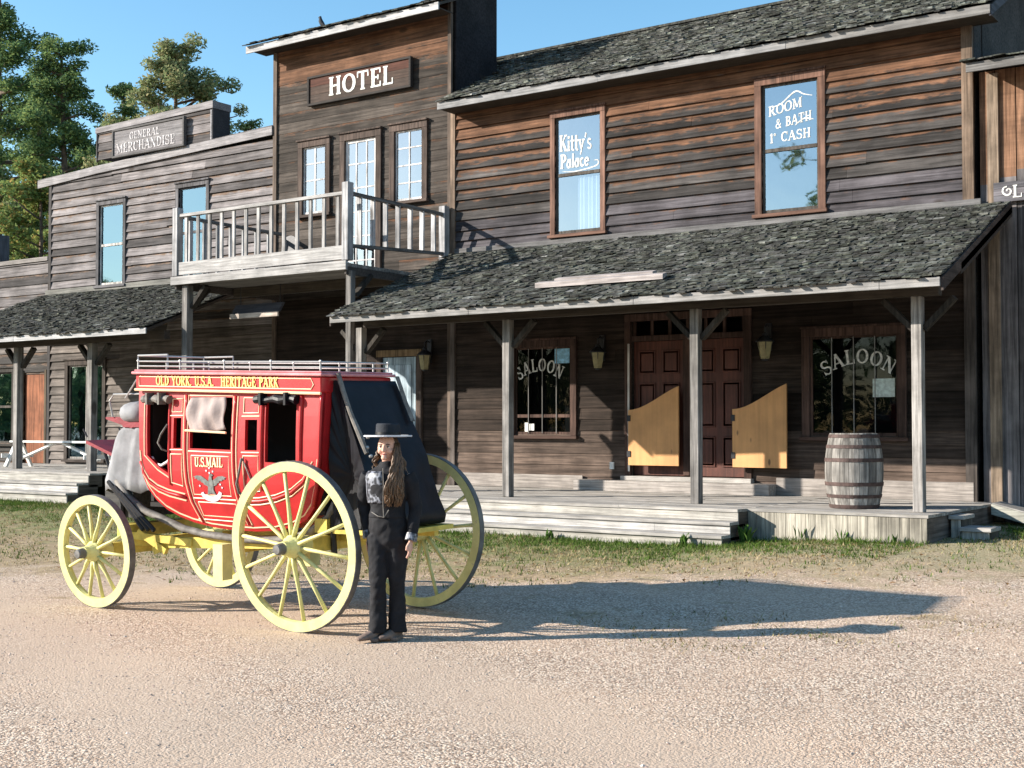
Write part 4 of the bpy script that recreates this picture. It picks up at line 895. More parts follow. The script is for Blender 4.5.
def line(pts, r=.0075, close=False, n=14):
    P = []; q = pts + [pts[0]] if close else pts
    for a, b in zip(q, q[1:]):
        k = max(1, int(math.hypot(b[0] - a[0], b[1] - a[1]) / .08)); P += [S3(a[0] + (b[0] - a[0]) * i / k, a[1] + (b[1] - a[1]) * i / k, .002) for i in range(k)]
    P.append(S3(*q[-1], .002)); return P
doorL = [(-.315, 2.0), (-.315, 1.5), (-.30, 1.2), (-.27, 1.02), (-.19, .83)]; doorR = [(.325, 1.98), (.315, 1.5), (.32, 1.2), (.345, 1.02), (.40, .83)]
off = lambda L, d: [(x + d, z) for x, z in L]
belt = [(-.94, 1.40), (-.90, 1.3), (-.83, 1.21), (-.72, 1.15), (-.58, 1.11), (-.36, 1.075)]
beltR = [(.40, 1.06), (.6, 1.07), (.8, 1.10), (1.0, 1.16), (1.15, 1.25), (1.27, 1.40)]
sh = lambda L, d: [(x, z - d) for x, z in L]
base = [(x * .985, z + .035) for x, z in prof[2:18]]
mb = MB()
for L in (off(doorL, .022), off(doorR, -.022), off(doorL, -.03), off(doorR, .03), sh(belt, -.012), sh(belt, .05), sh(beltR, -.012), sh(beltR, .05), base,
          [(-.27, 1.055), (.3, 1.05)], [(-.25, .86), (.35, .85)], [(-.55, 1.495), (-.36, 1.495)], [(-.55, 1.81), (-.36, 1.81)], [(.41, 1.48), (.63, 1.48)], [(.41, 1.80), (.63, 1.80)], [(-.28, 1.485), (.28, 1.475)], [(-.9, 2.0), (-.885, 1.44), (-.7, 1.305), (-.55, 1.235)], [(-.28, 1.995), (.29, 1.985)]): mb.tube(line(L), .0068, 5)
for L in ([(-.24, 1.445), (.25, 1.44), (.25, 1.085), (-.235, 1.09)], [(-.52, 1.455), (-.37, 1.455), (-.37, 1.16), (-.52, 1.19)], [(-.51, 1.965), (-.375, 1.965), (-.375, 1.845), (-.51, 1.845)], [(.43, 1.45), (.62, 1.45), (.62, 1.14), (.43, 1.14)], [(.43, 1.965), (.62, 1.96), (.62, 1.83), (.43, 1.83)], [(-.2, 1.02), (.29, 1.015), (.31, .89), (-.17, .895)]): mb.tube(line(L, close=True), .0062, 5)
mb.build('pinstripes', M['stripe'], body, world=False)
mb = MB()
for L, r in ((doorL, .018), (doorR, .018), (sh(belt, .018), .016), (sh(beltR, .018), .016), ([(-.545, 2.0), (-.54, 1.17)], .014), ([(.66, 2.0), (.655, 1.15)], .02), ([(1.13, 2.0), (1.12, 1.35)], .02), ([(1.36, 2.0), (1.345, 1.42), (1.30, 1.19), (1.23, 1.03)], .018)): mb.tube(line(L), r, 6)
mb.build('moulding', M['red'], body, world=False, smooth=True)
# letter board and roof
mb = MB(); tl = lambda x: 2.205 - .03 * (x + 1.03); bt = lambda x: 2.065 - .03 * (x + 1.0); yf, yb_ = -.61, .31
mb.hexa([(-1.0, yf, bt(-1.0)), (1.385, yf, bt(1.385)), (1.385, yb_, bt(1.385)), (-1.0, yb_, bt(-1.0)), (-1.0, yf, tl(-1.0)), (1.385, yf, tl(1.385)), (1.385, yb_, tl(1.385)), (-1.0, yb_, tl(-1.0))])
lb = mb.build('letter_board', M['red'], coach, world=False, bevel=.012)
mb = MB()
P = [(-.94, bt(-.94) + .03), (1.27, bt(1.27) + .03), (1.30, bt(1.3) + .07), (1.27, tl(1.27) - .02), (-.94, tl(-.94) - .02)]; mb.tube([(x, yf - .002, z) for x, z in P + P[:1]], .006, 5)
mb.tube([(-1.0, yf - .004, bt(-1.0) - .004), (1.38, yf - .004, bt(1.38) - .004)], .013, 6); mb.build('pinstripes', M['stripe'], lb, world=False)
mb = MB(); fnl = lambda u, v, w: (u, yf - w - .001, v - .03 * (u + .75))
wd = text(MB(), 'OLD YORK, U.S.A.', .088, 0, 0, fnl, w=.72, gap=.05); wd2 = text(MB(), 'HERITAGE PARK', .088, 0, 0, fnl, w=.72, gap=.05)
text(mb, 'OLD YORK, U.S.A.', .088, -.70, 2.098, fnl, w=.72 * .80 / wd * .98, gap=.05, bold=1.15); mb.build('lettering', M['gold'], lb, world=False); mb = MB(); text(mb, 'HERITAGE PARK', .088, .17, 2.098, fnl, w=.72 * .72 / wd2, gap=.05, bold=1.15)
mb.build('lettering', M['gold'], lb, world=False)
mb = MB(); e = .03
for (o, h0, h1) in ((.03, .0, .028), (.012, .028, .045)): mb.hexa([(-1.0 - o, yf - o, tl(-1.04) + h0 + .001), (1.385 + o, yf - o, tl(1.385) + h0 + .001), (1.385 + o, yb_ + o, tl(1.385) + h0 + .001), (-1.0 - o, yb_ + o, tl(-1.04) + h0 + .001), (-1.0 - o, yf - o, tl(-1.04) + h1), (1.385 + o, yf - o, tl(1.385) + h1), (1.385 + o, yb_ + o, tl(1.385) + h1), (-1.0 - o, yb_ + o, tl(-1.04) + h1)])
rf = mb.build('roof', mat('roof edge pale red', (.62, .24, .25), rough=.5, blotch=.2, bs=3), coach, world=False, bevel=.008)  # pale highlight on the red roof edge put into its colour
rl = MB()
for h in (.08, .125):
    P = [(-.98, yf + .02), (1.36, yf + .02), (1.36, yb_ - .02), (-.98, yb_ - .02)]
    for a, b in zip(P, P[1:] + P[:1]): rl.tube([(a[0], a[1], tl(a[0]) + h), (b[0], b[1], tl(b[0]) + h)], .0065, 6)
for i in range(5):
    x = -.98 + 2.34 * i / 4
    for y in (yf + .02, yb_ - .02): rl.tube([(x, y, tl(x) + .05), (x, y, tl(x) + .126)], .008, 6); rl.ell((x, y, tl(x) + .128), (.014, .014, .014), 6, 4)
for y in (yf + .36, yf + .7): rl.tube([(-.98, y, tl(-1.03) + .05), (-.98, y, tl(-1.03) + .126)], .008, 6); rl.tube([(1.36, y, tl(1.36) + .05), (1.36, y, tl(1.36) + .126)], .008, 6)
rl.build('luggage_rail', M['steel'], coach, world=False)
# front guard rail raised over the driver end
fg = MB(); z0 = tl(-1.0) + .055; fg.tube([(-1.02, yf + .05, z0), (-1.02, yf + .05, z0 + .125), (-.6, yf + .05, z0 + .12), (-.6, yf + .05, z0)], .009, 6); fg.tube([(-1.02, yb_ - .05, z0), (-1.02, yb_ - .05, z0 + .125), (-.6, yb_ - .05, z0 + .12), (-.6, yb_ - .05, z0)], .009, 6); fg.tube([(-1.02, yf + .05, z0 + .125), (-1.02, yb_ - .05, z0 + .125)], .009, 6); fg.build('front_rail', M['steel'], coach, world=False)
# door: letters, eagle, handle, rolled curtain
dr = MB(); ou = [(-.30, 1.5), (.30, 1.49), (.305, 1.2), (.33, 1.02), (.38, .845), (-.175, .85), (-.255, 1.02), (-.285, 1.2)]
vv2, ff2, ee2 = cut_mesh(ou, [], [.9, 1.0, 1.1, 1.2, 1.3, 1.4], [-.1, .1])
dr.add([S3(p[0], p[2], .004) for p in vv2], ff2); door = dr.build('door', M['red'], coach, world=False)
mb = MB(); fn2 = lambda u, v, w: (u, ys(v) - .006 - w, v); wd = text(MB(), 'U.S.MAIL', .085, 0, 0, fn2, w=.7, gap=.04)
text(mb, 'U.S.MAIL', .085, -.19, 1.345, fn2, w=.7 * .37 / wd, bold=1.25, gap=.04, depth=.003); mb.build('lettering', mat('cream gold letters', (.9, .74, .42), rough=.4, blotch=0), door, world=False)
mb = MB(); ex, ez = .0, 1.20
for sg in (-1, 1):
    wg = [(0, .0), (.05, .03), (.11, .062), (.17, .066), (.215, .052), (.19, .046), (.2, .036), (.16, .032), (.165, .022), (.12, .018), (.12, .006), (.085, -.005), (.085, -.016), (.04, -.03), (.0, -.05)]
    mb.prism([(ex + sg * x, ez + z) for x, z in wg], fn2, 0, .003)
mb.prism([(ex + x, ez + z) for x, z in [(-.03, -.02), (-.012, .04), (.0, .075), (.03, .085), (.05, .07), (.028, .062), (.03, .03), (.045, -.01), (.035, -.06), (.06, -.11), (.0, -.095), (-.05, -.11), (-.035, -.06)]], fn2, 0, .005); mb.build('eagle_emblem', mat('grey emblem paint', (.16, .17, .16), rough=.5, blotch=.3, bs=14), door, world=False)
mb = MB(); swash(mb, [(-.12, 1.11), (-.1, 1.075), (-.03, 1.055), (.04, 1.055), (.1, 1.085), (.12, 1.12)], fn2, .035, .05, .004)
for sx, sz in ((-.04, 1.31), (.0, 1.335), (.045, 1.305), (.0, 1.29), (-.14, 1.17), (.15, 1.16), (.13, 1.19)):
    mb.prism([(sx + (.014 if i % 2 == 0 else .006) * math.sin(i * math.pi / 5), sz + (.014 if i % 2 == 0 else .006) * math.cos(i * math.pi / 5)) for i in range(10)], fn2, 0, .003)
mb.build('ribbon_emblem', mat('pale emblem paint', (.66, .62, .66), rough=.5, blotch=.2, bs=12), door, world=False)
mb = MB(); mb.tube([(.44, ys(1.43) - .03, 1.43), (.41, ys(1.3) - .035, 1.3), (.375, ys(1.2) - .04, 1.2), (.38, ys(1.12) - .03, 1.12), (.43, ys(1.1) - .01, 1.1)], .011, 6); mb.tube([(.44, ys(1.43) - .02, 1.43), (.52, ys(1.26) - .01, 1.26), (.6, ys(1.13), 1.13)], .007, 5); mb.build('door_strap', M['strap'], coach, world=False, smooth=True)
mb = MB(); n, m = 14, 12; vs = []
for j in range(m + 1):
    for i in range(n + 1):
        u, v = i / n, j / m; x = -.245 + .47 * u - .03 * math.sin(v * 3.1) * (1 - u) + .012 * math.sin(v * 7) * u; z = 1.975 - .30 * v + .02 * (u - .5) * v - .02 * math.sin(u * 3.1) * v
        vs.append((x, ys(z) - .018 - .03 * math.sin(v * 3.0) - .014 * math.sin(u * 9 + v * 5) - .01 * math.sin(u * 21 - v * 3), z))
mb.add(vs, [(j * (n + 1) + i, j * (n + 1) + i + 1, (j + 1) * (n + 1) + i + 1, (j + 1) * (n + 1) + i) for j in range(m) for i in range(n)])
cu = mb.build('window_curtain', M['hide'], coach, world=False, smooth=True); sm = cu.modifiers.new('solid', 'SOLIDIFY'); sm.thickness = .006
mb = MB(); mb.tube([(-.29, ys(1.67) - .035, 1.675), (.25, ys(1.66) - .04, 1.655)], .011, 6); mb.build('curtain_rod', M['stripe'], coach, world=False)
for nm, x0, x1, z, mt in (('rolled_curtain', -.89, -.52, 1.965, 'strap'), ('rolled_curtain', .6, 1.10, 1.945, 'leather')):
    mb = MB(); mb.tube([(x0 + (x1 - x0) * i / 8, ys(1.95) - .035, z + .008 * math.sin(i * 2.1)) for i in range(9)], [.035 + .008 * math.sin(i * 1.7) for i in range(9)], 10); 
    for x in (x0 + .1, x1 - .1): mb.box(x - .012, x + .012, ys(1.95) - .085, ys(1.95) - .0, z - .05, z + .06)
    mb.build(nm, M[mt], coach, world=False, smooth=False)
mb = MB(); mb.tube([(-.83, -.56, 1.42), (-.77, -.57, 1.36), (-.68, -.575, 1.345), (-.60, -.57, 1.38), (-.57, -.56, 1.43)], .014, 6); mb.build('arm_strap', M['white'], coach, world=False, smooth=True)
mb = MB(); mb.tube([(-.56, ys(1.7) - .01, 1.73), (-.6, ys(1.6) - .05, 1.64), (-.63, ys(1.5) - .06, 1.56), (-.6, ys(1.5) - .04, 1.5), (-.55, ys(1.5) - .01, 1.48)], .009, 6); mb.build('grab_strap', M['strap'], coach, world=False, smooth=True)
# driver's end
mb = MB(); fe = [(1.70, -1.40), (1.64, -1.50), (1.5, -1.55), (1.3, -1.62), (1.16, -1.68), (1.06, -1.66)]; nv = 30    # canvas hung over the driver's box, in soft upright folds
def fx(z):
    for (za, xa), (zb, xb) in zip(fe, fe[1:]):
        if z >= zb: return xa + (xb - xa) * (za - z) / (za - zb)
    return fe[-1][1]
cols_ = [(u, -.46) for u in [i / nv for i in range(nv + 1)]]; rows_ = [1.70, 1.66, 1.58, 1.48, 1.38, 1.28, 1.18, 1.08]; vs = []
for z in rows_:
    d = (1.7 - z) / .62; hem = .02 * math.sin(z * 3)
    for i in range(nv + 1):      # far edge of the front, round the near corner, back along the near side
        u = i / nv; fold = (.016 * math.sin(u * 34) + .010 * math.sin(u * 57 + 1)) * (.25 + d)
        if u < .5: y = .30 - (u / .5) * .74; vs.append((fx(z) - fold, y, z - (.02 * math.sin(u * 31) if z < 1.1 else 0)))
        else: w_ = (u - .5) / .5; vs.append((fx(z) + .02 + (-.97 - fx(z)) * w_, -.455 - fold * .8 - .03 * d * (1 - w_), z - (.02 * math.sin(u * 31) if z < 1.1 else 0) + (.03 * w_ if z > 1.6 else 0)))
n1 = nv + 1; mb.add(vs, [(j * n1 + i, j * n1 + i + 1, (j + 1) * n1 + i + 1, (j + 1) * n1 + i) for j in range(len(rows_) - 1) for i in range(nv)])
mb.add([(-1.42, -.45, 1.702), (-.97, -.45, 1.73), (-.97, .3, 1.73), (-1.42, .3, 1.702)], [(0, 1, 2, 3)])
ca = mb.build('canvas_apron', M['canvas'], coach, world=False, smooth=True); ca.modifiers.new('s', 'SOLIDIFY').thickness = .008
mb = MB(); mb.hexa([(-1.62, -.47, 1.78), (-1.24, -.47, 1.69), (-1.24, .33, 1.69), (-1.62, .33, 1.78), (-1.62, -.47, 1.80), (-1.0, -.47, 1.80), (-1.0, .33, 1.80), (-1.62, .33, 1.80)]); mb.hexa([(-1.36, -.472, 1.70), (-1.0, -.472, 1.70), (-1.0, .332, 1.70), (-1.36, .332, 1.70), (-1.40, -.472, 1.785), (-1.0, -.472, 1.785), (-1.0, .332, 1.785), (-1.40, .332, 1.785)]); mb.build('driver_seat', M['red_dull'], coach, world=False)
mb = MB(); mb.ell((-1.22, -.09, 1.84), (.22, .45, .12), 18, 10, f=lambda p: Vector((math.copysign(abs(p.x) ** .6, p.x), math.copysign(abs(p.y) ** .5, p.y), math.copysign(abs(p.z) ** .8, p.z)))); mb.build('seat_cushion', M['canvas'], coach, world=False, smooth=True)
mb = MB(); mb.tube([(-1.02, -.5, 2.02), (-1.46, -.5, 2.02), (-1.52, -.5, 1.96), (-1.50, -.48, 1.8)], .009, 6); mb.tube([(-1.02, .36, 2.02), (-1.46, .36, 2.02), (-1.52, .36, 1.96), (-1.5, .34, 1.8)], .009, 6); mb.tube([(-1.04, -.55, 2.17), (-1.26, -.52, 1.98)], .009, 6); mb.build('seat_rail', M['steel'], coach, world=False)
mb = MB(); mb.hexa([(-2.08, -.36, 1.535), (-1.66, -.36, 1.405), (-1.66, .12, 1.405), (-2.08, .12, 1.535), (-2.07, -.36, 1.565), (-1.65, -.36, 1.435), (-1.65, .12, 1.435), (-2.07, .12, 1.565)]); ft = mb.build('footboard', M['red_dull'], coach, world=False)
for y in (-.34, .1):
    mb = MB(); mb.tube([(-1.80, y, 1.44), (-1.66, y, 1.12)], .017, 6); mb.tube([(-1.68, y, 1.42), (-1.48, y - .01 if y < 0 else y + .01, 1.30)], .012, 6); mb.tube([(-2.08, y, 1.60), (-2.14, y, 1.68)], .009, 6)
    mb.build('footboard_iron', M['iron'], ft, world=False)
mb = MB(); mb.box(-1.70, -1.28, -.42, .28, .82, 1.085); mb.build('front_boot', mat('dark boot boards', (.05, .048, .045), rough=.8, grain='X', blotch=.3), coach, world=False)
# running gear
mb = MB(); mb.bar((-1.4, -.01, .55), (1.25, -.01, .68), .1, .1); mb.bar((-.85, -.38, .60), (1.2, -.40, .70), .055, .1); mb.bar((-.85, .36, .60), (1.2, .38, .70), .055, .1); mb.build('perch', M['yellow'], coach, world=False)
mb = MB(); mb.box(-1.39, -1.27, -.66, .62, .48, .6); mb.box(-1.42, -1.24, -.5, .46, .64, .76); mb.bar((-1.3, -.42, .60), (-.75, -.1, .58), .07, .09); mb.bar((-1.3, .4, .60), (-.75, .08, .58), .07, .09); mb.bar((-1.3, -.46, .66), (-.45, -.40, .62), .05, .07); mb.bar((-.95, -.45, .52), (-.6, -.2, .68), .045, .07); mb.bar((-1.15, -.46, .70), (-.8, -.42, .52), .045, .06); mb.build('front_axle', M['yellow'], coach, world=False)
mb = MB(); mb.box(1.2, 1.32, -.68, .66, .65, .78); mb.box(1.19, 1.33, -.5, .46, .8, .92); mb.bar((1.25, -.45, .72), (.45, -.08, .62), .06, .08); mb.bar((1.25, .43, .72), (.45, .06, .62), .06, .08); mb.build('rear_axle', M['yellow'], coach, world=False)
for y in (-.44, .32):
    mb = MB(); P = [(-1.48, 1.18), (-1.32, 1.02), (-1.1, .90), (-.85, .84), (-.55, .755), (-.25, .715), (.15, .69), (.5, .69), (.85, .72), (1.1, .80), (1.3, .93), (1.42, 1.1)]; mb.tube([(x, y, z) for x, z in P], [(.05, .034)] * len(P), 8, flat=(0, 1, 0)); mb.build('thoroughbrace', M['strap'], coach, world=False, smooth=True)
    mb = MB(); x = 1.36; mb.tube([(x, y, .6), (x - .02, y, .95), (x + .06, y, 1.2)], [.028, .024, .02], 6); mb.build('stanchion', M['iron'], coach, world=False)
    mb = MB(); x = -1.40; mb.tube([(x, y, .6), (x - .02, y, .95), (x - .08, y, 1.2)], [.028, .024, .02], 6)
    for k in range(3): mb.tube([(-1.56 + k * .10, y - .05 - .01 * k, 1.17 - k * .05), (-1.25 + k * .10, y - .06, .92 - k * .04), (-1.05 + k * .08, y - .05, .72)], .022, 6)
    mb.build('stanchion', M['iron'], coach, world=False)
mb = MB(); mb.box(.10, .22, -.66, -.54, .34, .66); mb.build('brake_block', M['cream'], coach, world=False); mb = MB(); mb.box(.10, .2, .48, .62, .34, .66); mb.build('brake_block', M['cream'], coach, world=False)
mb = MB(); mb.box(.13, .19, -.535, .475, .56, .63); mb.tube([(.16, -.3, .6), (.2, -.32, .72), (.0, -.34, .66)], .014, 6); mb.build('brake_beam', M['yellow'], coach, world=False)
# rear boot in black leather with its strap, and the rack
pk = [(1.38, 2.10), (1.425, 2.10), (1.58, 1.75), (1.76, 1.36), (1.9, 1.05), (1.97, .92), (1.95, .85), (1.4, .84), (1.38, 1.2)]; pf = []
for (xa, za), (xb, zb) in zip(pk, pk[1:] + pk[:1]):
    k = max(1, int(math.hypot(xb - xa, zb - za) / .06)); pf += [(xa + (xb - xa) * i / k, za + (zb - za) * i / k) for i in range(k)]
n = 18; m = len(pf); vs = []; cx_, cz_ = 1.55, 1.3
def crease(x, y, z): return .026 * noise.noise(Vector((x * 2.6, y * 3.2, z * 2.2))) + .014 * noise.noise(Vector((x * 7 + z * 5, y * 8, z * 6)))
for i in range(n + 1):
    u = i / n; y = -.47 + .80 * u; bul = math.sin(math.pi * u)
    for x, z in pf:
        L_ = math.hypot(x - cx_, z - cz_) + 1e-6; loose = max(0, min(1, (2.05 - z) / .4)); d = crease(x, y, z) * loose + (.045 * bul * loose if x > 1.45 and z > .88 else 0)
        vs.append((x + d * (x - cx_) / L_, y - (.03 * math.sin((2.1 - z) * 2.4) + crease(x + 3, y, z) * .8) * (1 - 2 * u) * (1 if abs(1 - 2 * u) > .8 else .4), z + d * (z - cz_) / L_ * .4))
mb = MB(); mb.add(vs, [(i * m + k, i * m + (k + 1) % m, (i + 1) * m + (k + 1) % m, (i + 1) * m + k) for i in range(n) for k in range(m)])
for i0, sgn in ((0, 1), (n, -1)):      # closed leather sides, gathered towards the middle
    ctr = (1.56, vs[i0 * m][1] + .035 * sgn, 1.28); o = len(mb.v); ring_ = [vs[i0 * m + k] for k in range(m)]; mid_ = [tuple(p[j] * .5 + ctr[j] * .5 + (.012 * math.sin(k * 2.1) if j == 1 else 0) for j in range(3)) for k, p in enumerate(ring_)]
    mb.add(ring_ + mid_ + [ctr], [(k, (k + 1) % m, m + (k + 1) % m, m + k) for k in range(m)] + [(m + k, m + (k + 1) % m, 2 * m) for k in range(m)])
rb = mb.build('rear_boot', M['leather'], coach, world=False, smooth=True)
mb = MB(); P = [(1.42, 2.16), (1.47, 2.02), (1.56, 1.82), (1.65, 1.64), (1.74, 1.48)]; mb.tube([(x + .02, -.46 + .012 * math.sin(i * 3), z) for i, (x, z) in enumerate(P)], [.02, .022, .02, .026, .02], 8); mb.build('boot_strap', M['strap'], rb, world=False)
mb = MB(); P = [(1.42, 2.14), (1.52, 1.9), (1.6, 1.74)]; mb.tube([(x + .03, .31, z) for x, z in P], [(.03, .008)] * 3, 8, flat=(0, 1, 0)); mb.build('boot_edge_strap', M['strap'], rb, world=False)
mb = MB()
for x, z in ((1.67, 1.6), (1.72, 1.53), (1.73, 1.62), (1.76, 1.46)): mb.ell((x + .03, -.45, z), (.018, .018, .018), 8, 6)
mb.build('buckle', M['steel'], rb, world=False)
mb = MB(); mb.box(1.30, 2.0, -.46, .40, .795, .835); mb.bar((1.2, -.3, .74), (1.95, -.3, .77), .06, .05); mb.bar((1.2, .22, .74), (1.95, .22, .77), .06, .05); mb.build('rear_rack', M['yellow'], coach, world=False)

# ================================================================== PERSON
def solid(mb, name, m, parent, voxel=.008, smooth=4, label=None, folds=0):
    me = bpy.data.meshes.new('t'); me.from_pydata(mb.v, [], mb.f); fixn(me); o = bpy.data.objects.new('t', me); COL.objects.link(o)
    r = o.modifiers.new('r', 'REMESH'); r.mode = 'VOXEL'; r.voxel_size = voxel; r.use_smooth_shade = True
    if smooth: s = o.modifiers.new('s', 'SMOOTH'); s.iterations = smooth; s.factor = .5
    dg = bpy.context.evaluated_depsgraph_get(); m2 = bpy.data.meshes.new_from_object(o.evaluated_get(dg)); bpy.data.objects.remove(o)
    m2.name = name; m2.materials.clear()
    if folds:
        nn = [v.normal.copy() for v in m2.vertices]
        for v, n_ in zip(m2.vertices, nn):
            c = v.co; d = noise.noise(Vector((c.x * 11 + c.z * 5, c.y * 11, c.z * 9))) * .6 + noise.noise(Vector((c.x * 24 - c.z * 14, c.y * 24, c.z * 20 + 7))) * .4; v.co = c + n_ * (folds * d)
    return link(name, m2, m, parent, True, 0, label)
per = thing('person', 'person in black hat and embroidered jacket with long brown hair, beside the near rear wheel', 'person', (-6.79, 8.05, .004), rz=rad(22))
def ring(mb, rows, n=20):
    vs = []
    for (z, cx, cy, rx, ry) in rows: vs += [(cx + rx * math.cos(2 * math.pi * k / n), cy + ry * math.sin(2 * math.pi * k / n), z) for k in range(n)]
    m = len(rows); mb.add(vs, [(i * n + k, i * n + (k + 1) % n, (i + 1) * n + (k + 1) % n, (i + 1) * n + k) for i in range(m - 1) for k in range(n)] + [tuple(range(n - 1, -1, -1)), tuple((m - 1) * n + k for k in range(n))])
TORSO = [(.76, 0, .01, .105, .08), (.83, 0, .01, .14, .095), (.92, 0, .01, .145, .097), (1.0, 0, .0, .12, .085), (1.06, 0, -.005, .112, .08), (1.14, 0, -.01, .125, .088), (1.23, 0, -.015, .14, .092), (1.31, 0, .0, .15, .085), (1.355, 0, .005, .14, .075), (1.385, 0, .01, .075, .06), (1.42, 0, .01, .05, .052)]
LEGS = {-1: [(-.075, .0, .82), (-.062, -.05, .47), (-.068, -.03, .09)], 1: [(.078, .01, .82), (.072, .02, .47), (.066, .06, .09)]}
ARMS = {1: [(.155, .005, 1.325), (.195, .01, 1.24), (.225, .03, 1.07), (.215, -.03, .86), (.208, -.045, .81)], -1: [(-.155, .005, 1.325), (-.195, .02, 1.24), (-.225, .07, 1.08), (-.185, .06, .87), (-.175, .05, .82)]}
mb = MB(); ring(mb, TORSO)
mb.tube([(0, .012, 1.38), (0, .005, 1.44), (0, -.01, 1.50)], [.052, .048, .055], 14)
def headf(p):
    q = Vector(p); 
    if q.z < 0: q.x *= 1 - .28 * (-q.z) ** 1.5; q.y *= 1 - .18 * (-q.z) ** 2
    if q.y < -.5 and q.z < .3: q.y *= .95
    return q
HC = (0, -.012, 1.548); mb.ell(HC, (.074, .094, .115), 22, 16, f=headf)
mb.ell((0, -.098, 1.462), (.025, .022, .022), 10, 8); mb.tube([(0, -.098, 1.56), (0, -.113, 1.535), (0, -.121, 1.518), (0, -.103, 1.51)], [.009, .012, .0145, .012], 8)
for s in (-1, 1): mb.ell((s * .075, .0, 1.54), (.012, .022, .032), 8, 6); mb.ell((s * .037, -.078, 1.515), (.026, .02, .024), 8, 6)
mb.ell((0, -.098, 1.488), (.024, .012, .008), 8, 6)
for s in (-1, 1):
    a, k, f = LEGS[s]; mb.tube([a, ((a[0] + k[0]) / 2, (a[1] + k[1]) / 2, .64), k, (f[0], f[1], .3), f], [.078, .064, .046, .044, .036], 14); mb.tube([(f[0], f[1] + .01, .06), (f[0] - .03, f[1] - .03, .035)], [.03, .022], 10)
    A = ARMS[s]; mb.tube(A, [.046, .038, .03, .026, .024], 12)
    w = Vector(A[-1]); pv = w + Vector((0, -.012, -.06)); mb.tube([w, w + Vector((0, -.006, -.03)), pv, pv + Vector((0, -.004, -.025))], [(.016, .024), (.016, .034), (.017, .039), (.014, .036)], 12, flat=(1, 0, 0))
    for i, (dy, ln) in enumerate(((-.028, .070), (-.0095, .078), (.0095, .073), (.027, .058))):
        b = pv + Vector((0, dy, -.012)); mb.tube([b, b + Vector((-s * .004, -.003, -ln * .5)), b + Vector((-s * .014, -.003, -ln * .8)), b + Vector((-s * .026, -.001, -ln))], [.0092, .009, .0083, .0065], 8)
    b = w + Vector((-s * .006, -.028, -.025)); mb.tube([b, b + Vector((-s * .012, -.022, -.03)), b + Vector((-s * .016, -.024, -.058))], [.0125, .0105, .008], 8)
solid(mb, 'body', M['skin'], per, .0058, 3)
fc = MB()
for s in (-1, 1): fc.ell((s * .031, -.0895, 1.548), (.0115, .008, .007), 10, 6)
fc.build('eye', M['white'], per, world=False, smooth=True)
fc = MB()
for s in (-1, 1): fc.ell((s * .031, -.0955, 1.548), (.006, .003, .006), 8, 6); fc.tube([(s * .015, -.098, 1.566), (s * .031, -.101, 1.571), (s * .05, -.092, 1.565)], [.003, .004, .002], 6); fc.tube([(s * .019, -.097, 1.5555), (s * .031, -.1, 1.557), (s * .043, -.095, 1.553)], [.002, .003, .002], 6)
fc.build('iris', M['felt'], per, world=False, smooth=True)
fc = MB(); fc.tube([(-.024, -.1005, 1.489), (-.008, -.109, 1.4925), (0, -.1095, 1.491), (.008, -.109, 1.4925), (.024, -.1005, 1.489)], [.002, .005, .0055, .005, .002], 8); fc.build('lips', mat('lips', (.45, .13, .12), rough=.5, blotch=0), per, world=False, smooth=True)
# clothes
mb = MB(); ring(mb, [(.72, 0, .015, .11, .09), (.80, 0, .012, .16, .115), (.90, 0, .012, .172, .122), (.98, 0, .004, .15, .11), (1.03, 0, 0, .14, .102)])
for s in (-1, 1): a, k, f = LEGS[s]; mb.tube([(a[0], a[1], .84), ((a[0] + k[0]) / 2, (a[1] + k[1]) / 2, .64), k, (f[0], f[1] + .0, .28), (f[0], f[1] - .005, .06)], [.098, .085, .066, .066, .076], 16)
tr = solid(mb, 'trousers', M['cloth'], per, .008, 5, folds=.014)
mb = MB(); ring(mb, [(.98, 0, .005, .155, .118), (1.06, 0, -.002, .143, .108), (1.14, 0, -.01, .156, .116), (1.23, 0, -.014, .172, .12), (1.31, 0, 0, .182, .112), (1.36, 0, .006, .155, .09), (1.395, 0, .012, .085, .07), (1.43, 0, .012, .064, .064)])
for s in (-1, 1): mb.tube(ARMS[s], [.072, .064, .054, .046, .046], 14)
jk = solid(mb, 'jacket', M['cloth'], per, .008, 4, folds=.011)
for s in (-1, 1):
    a = Vector(ARMS[s][-1]); b = Vector(ARMS[s][-2]); d = (a - b).normalized(); mb = MB(); mb.tube([a - d * .05, a + d * .008], [.049, .05], 16); mb.build('cuff', M['brocade'], jk, world=False)
mb = MB(); n, m = 8, 12; vs = []   # embroidered right breast and yoke
for j in range(m + 1):
    for i in range(n + 1):
        a = rad(-172 + 80 * i / n); z = 1.10 + .255 * j / m; t = (z - 1.06) / .25; rx, ry, cy = (.16 + .027 * min(1, t)), (.113 + .008 * min(1, t)), -.01
        if z > 1.3: k = (z - 1.3) / .09; rx -= .06 * k * k + .01 * k; ry -= .025 * k
        vs.append((rx * math.cos(a), cy + ry * math.sin(a), z))
mb.add(vs, [(j * (n + 1) + i, j * (n + 1) + i + 1, (j + 1) * (n + 1) + i + 1, (j + 1) * (n + 1) + i) for j in range(m) for i in range(n)]); o = mb.build('embroidery', M['brocade'], jk, world=False, smooth=True); o.modifiers.new('s', 'SOLIDIFY').thickness = .006
mb = MB(); mb.tube([(.05, -.125, 1.05), (.01, -.13, .99), (-.04, -.128, 1.0), (-.1, -.105, 1.03)], .0045, 6); mb.tube([(.0, -.125, 1.38), (.01, -.142, 1.25), (.005, -.135, 1.1), (.01, -.133, .99)], .004, 6); mb.build('piping', M['strap'], jk, world=False)
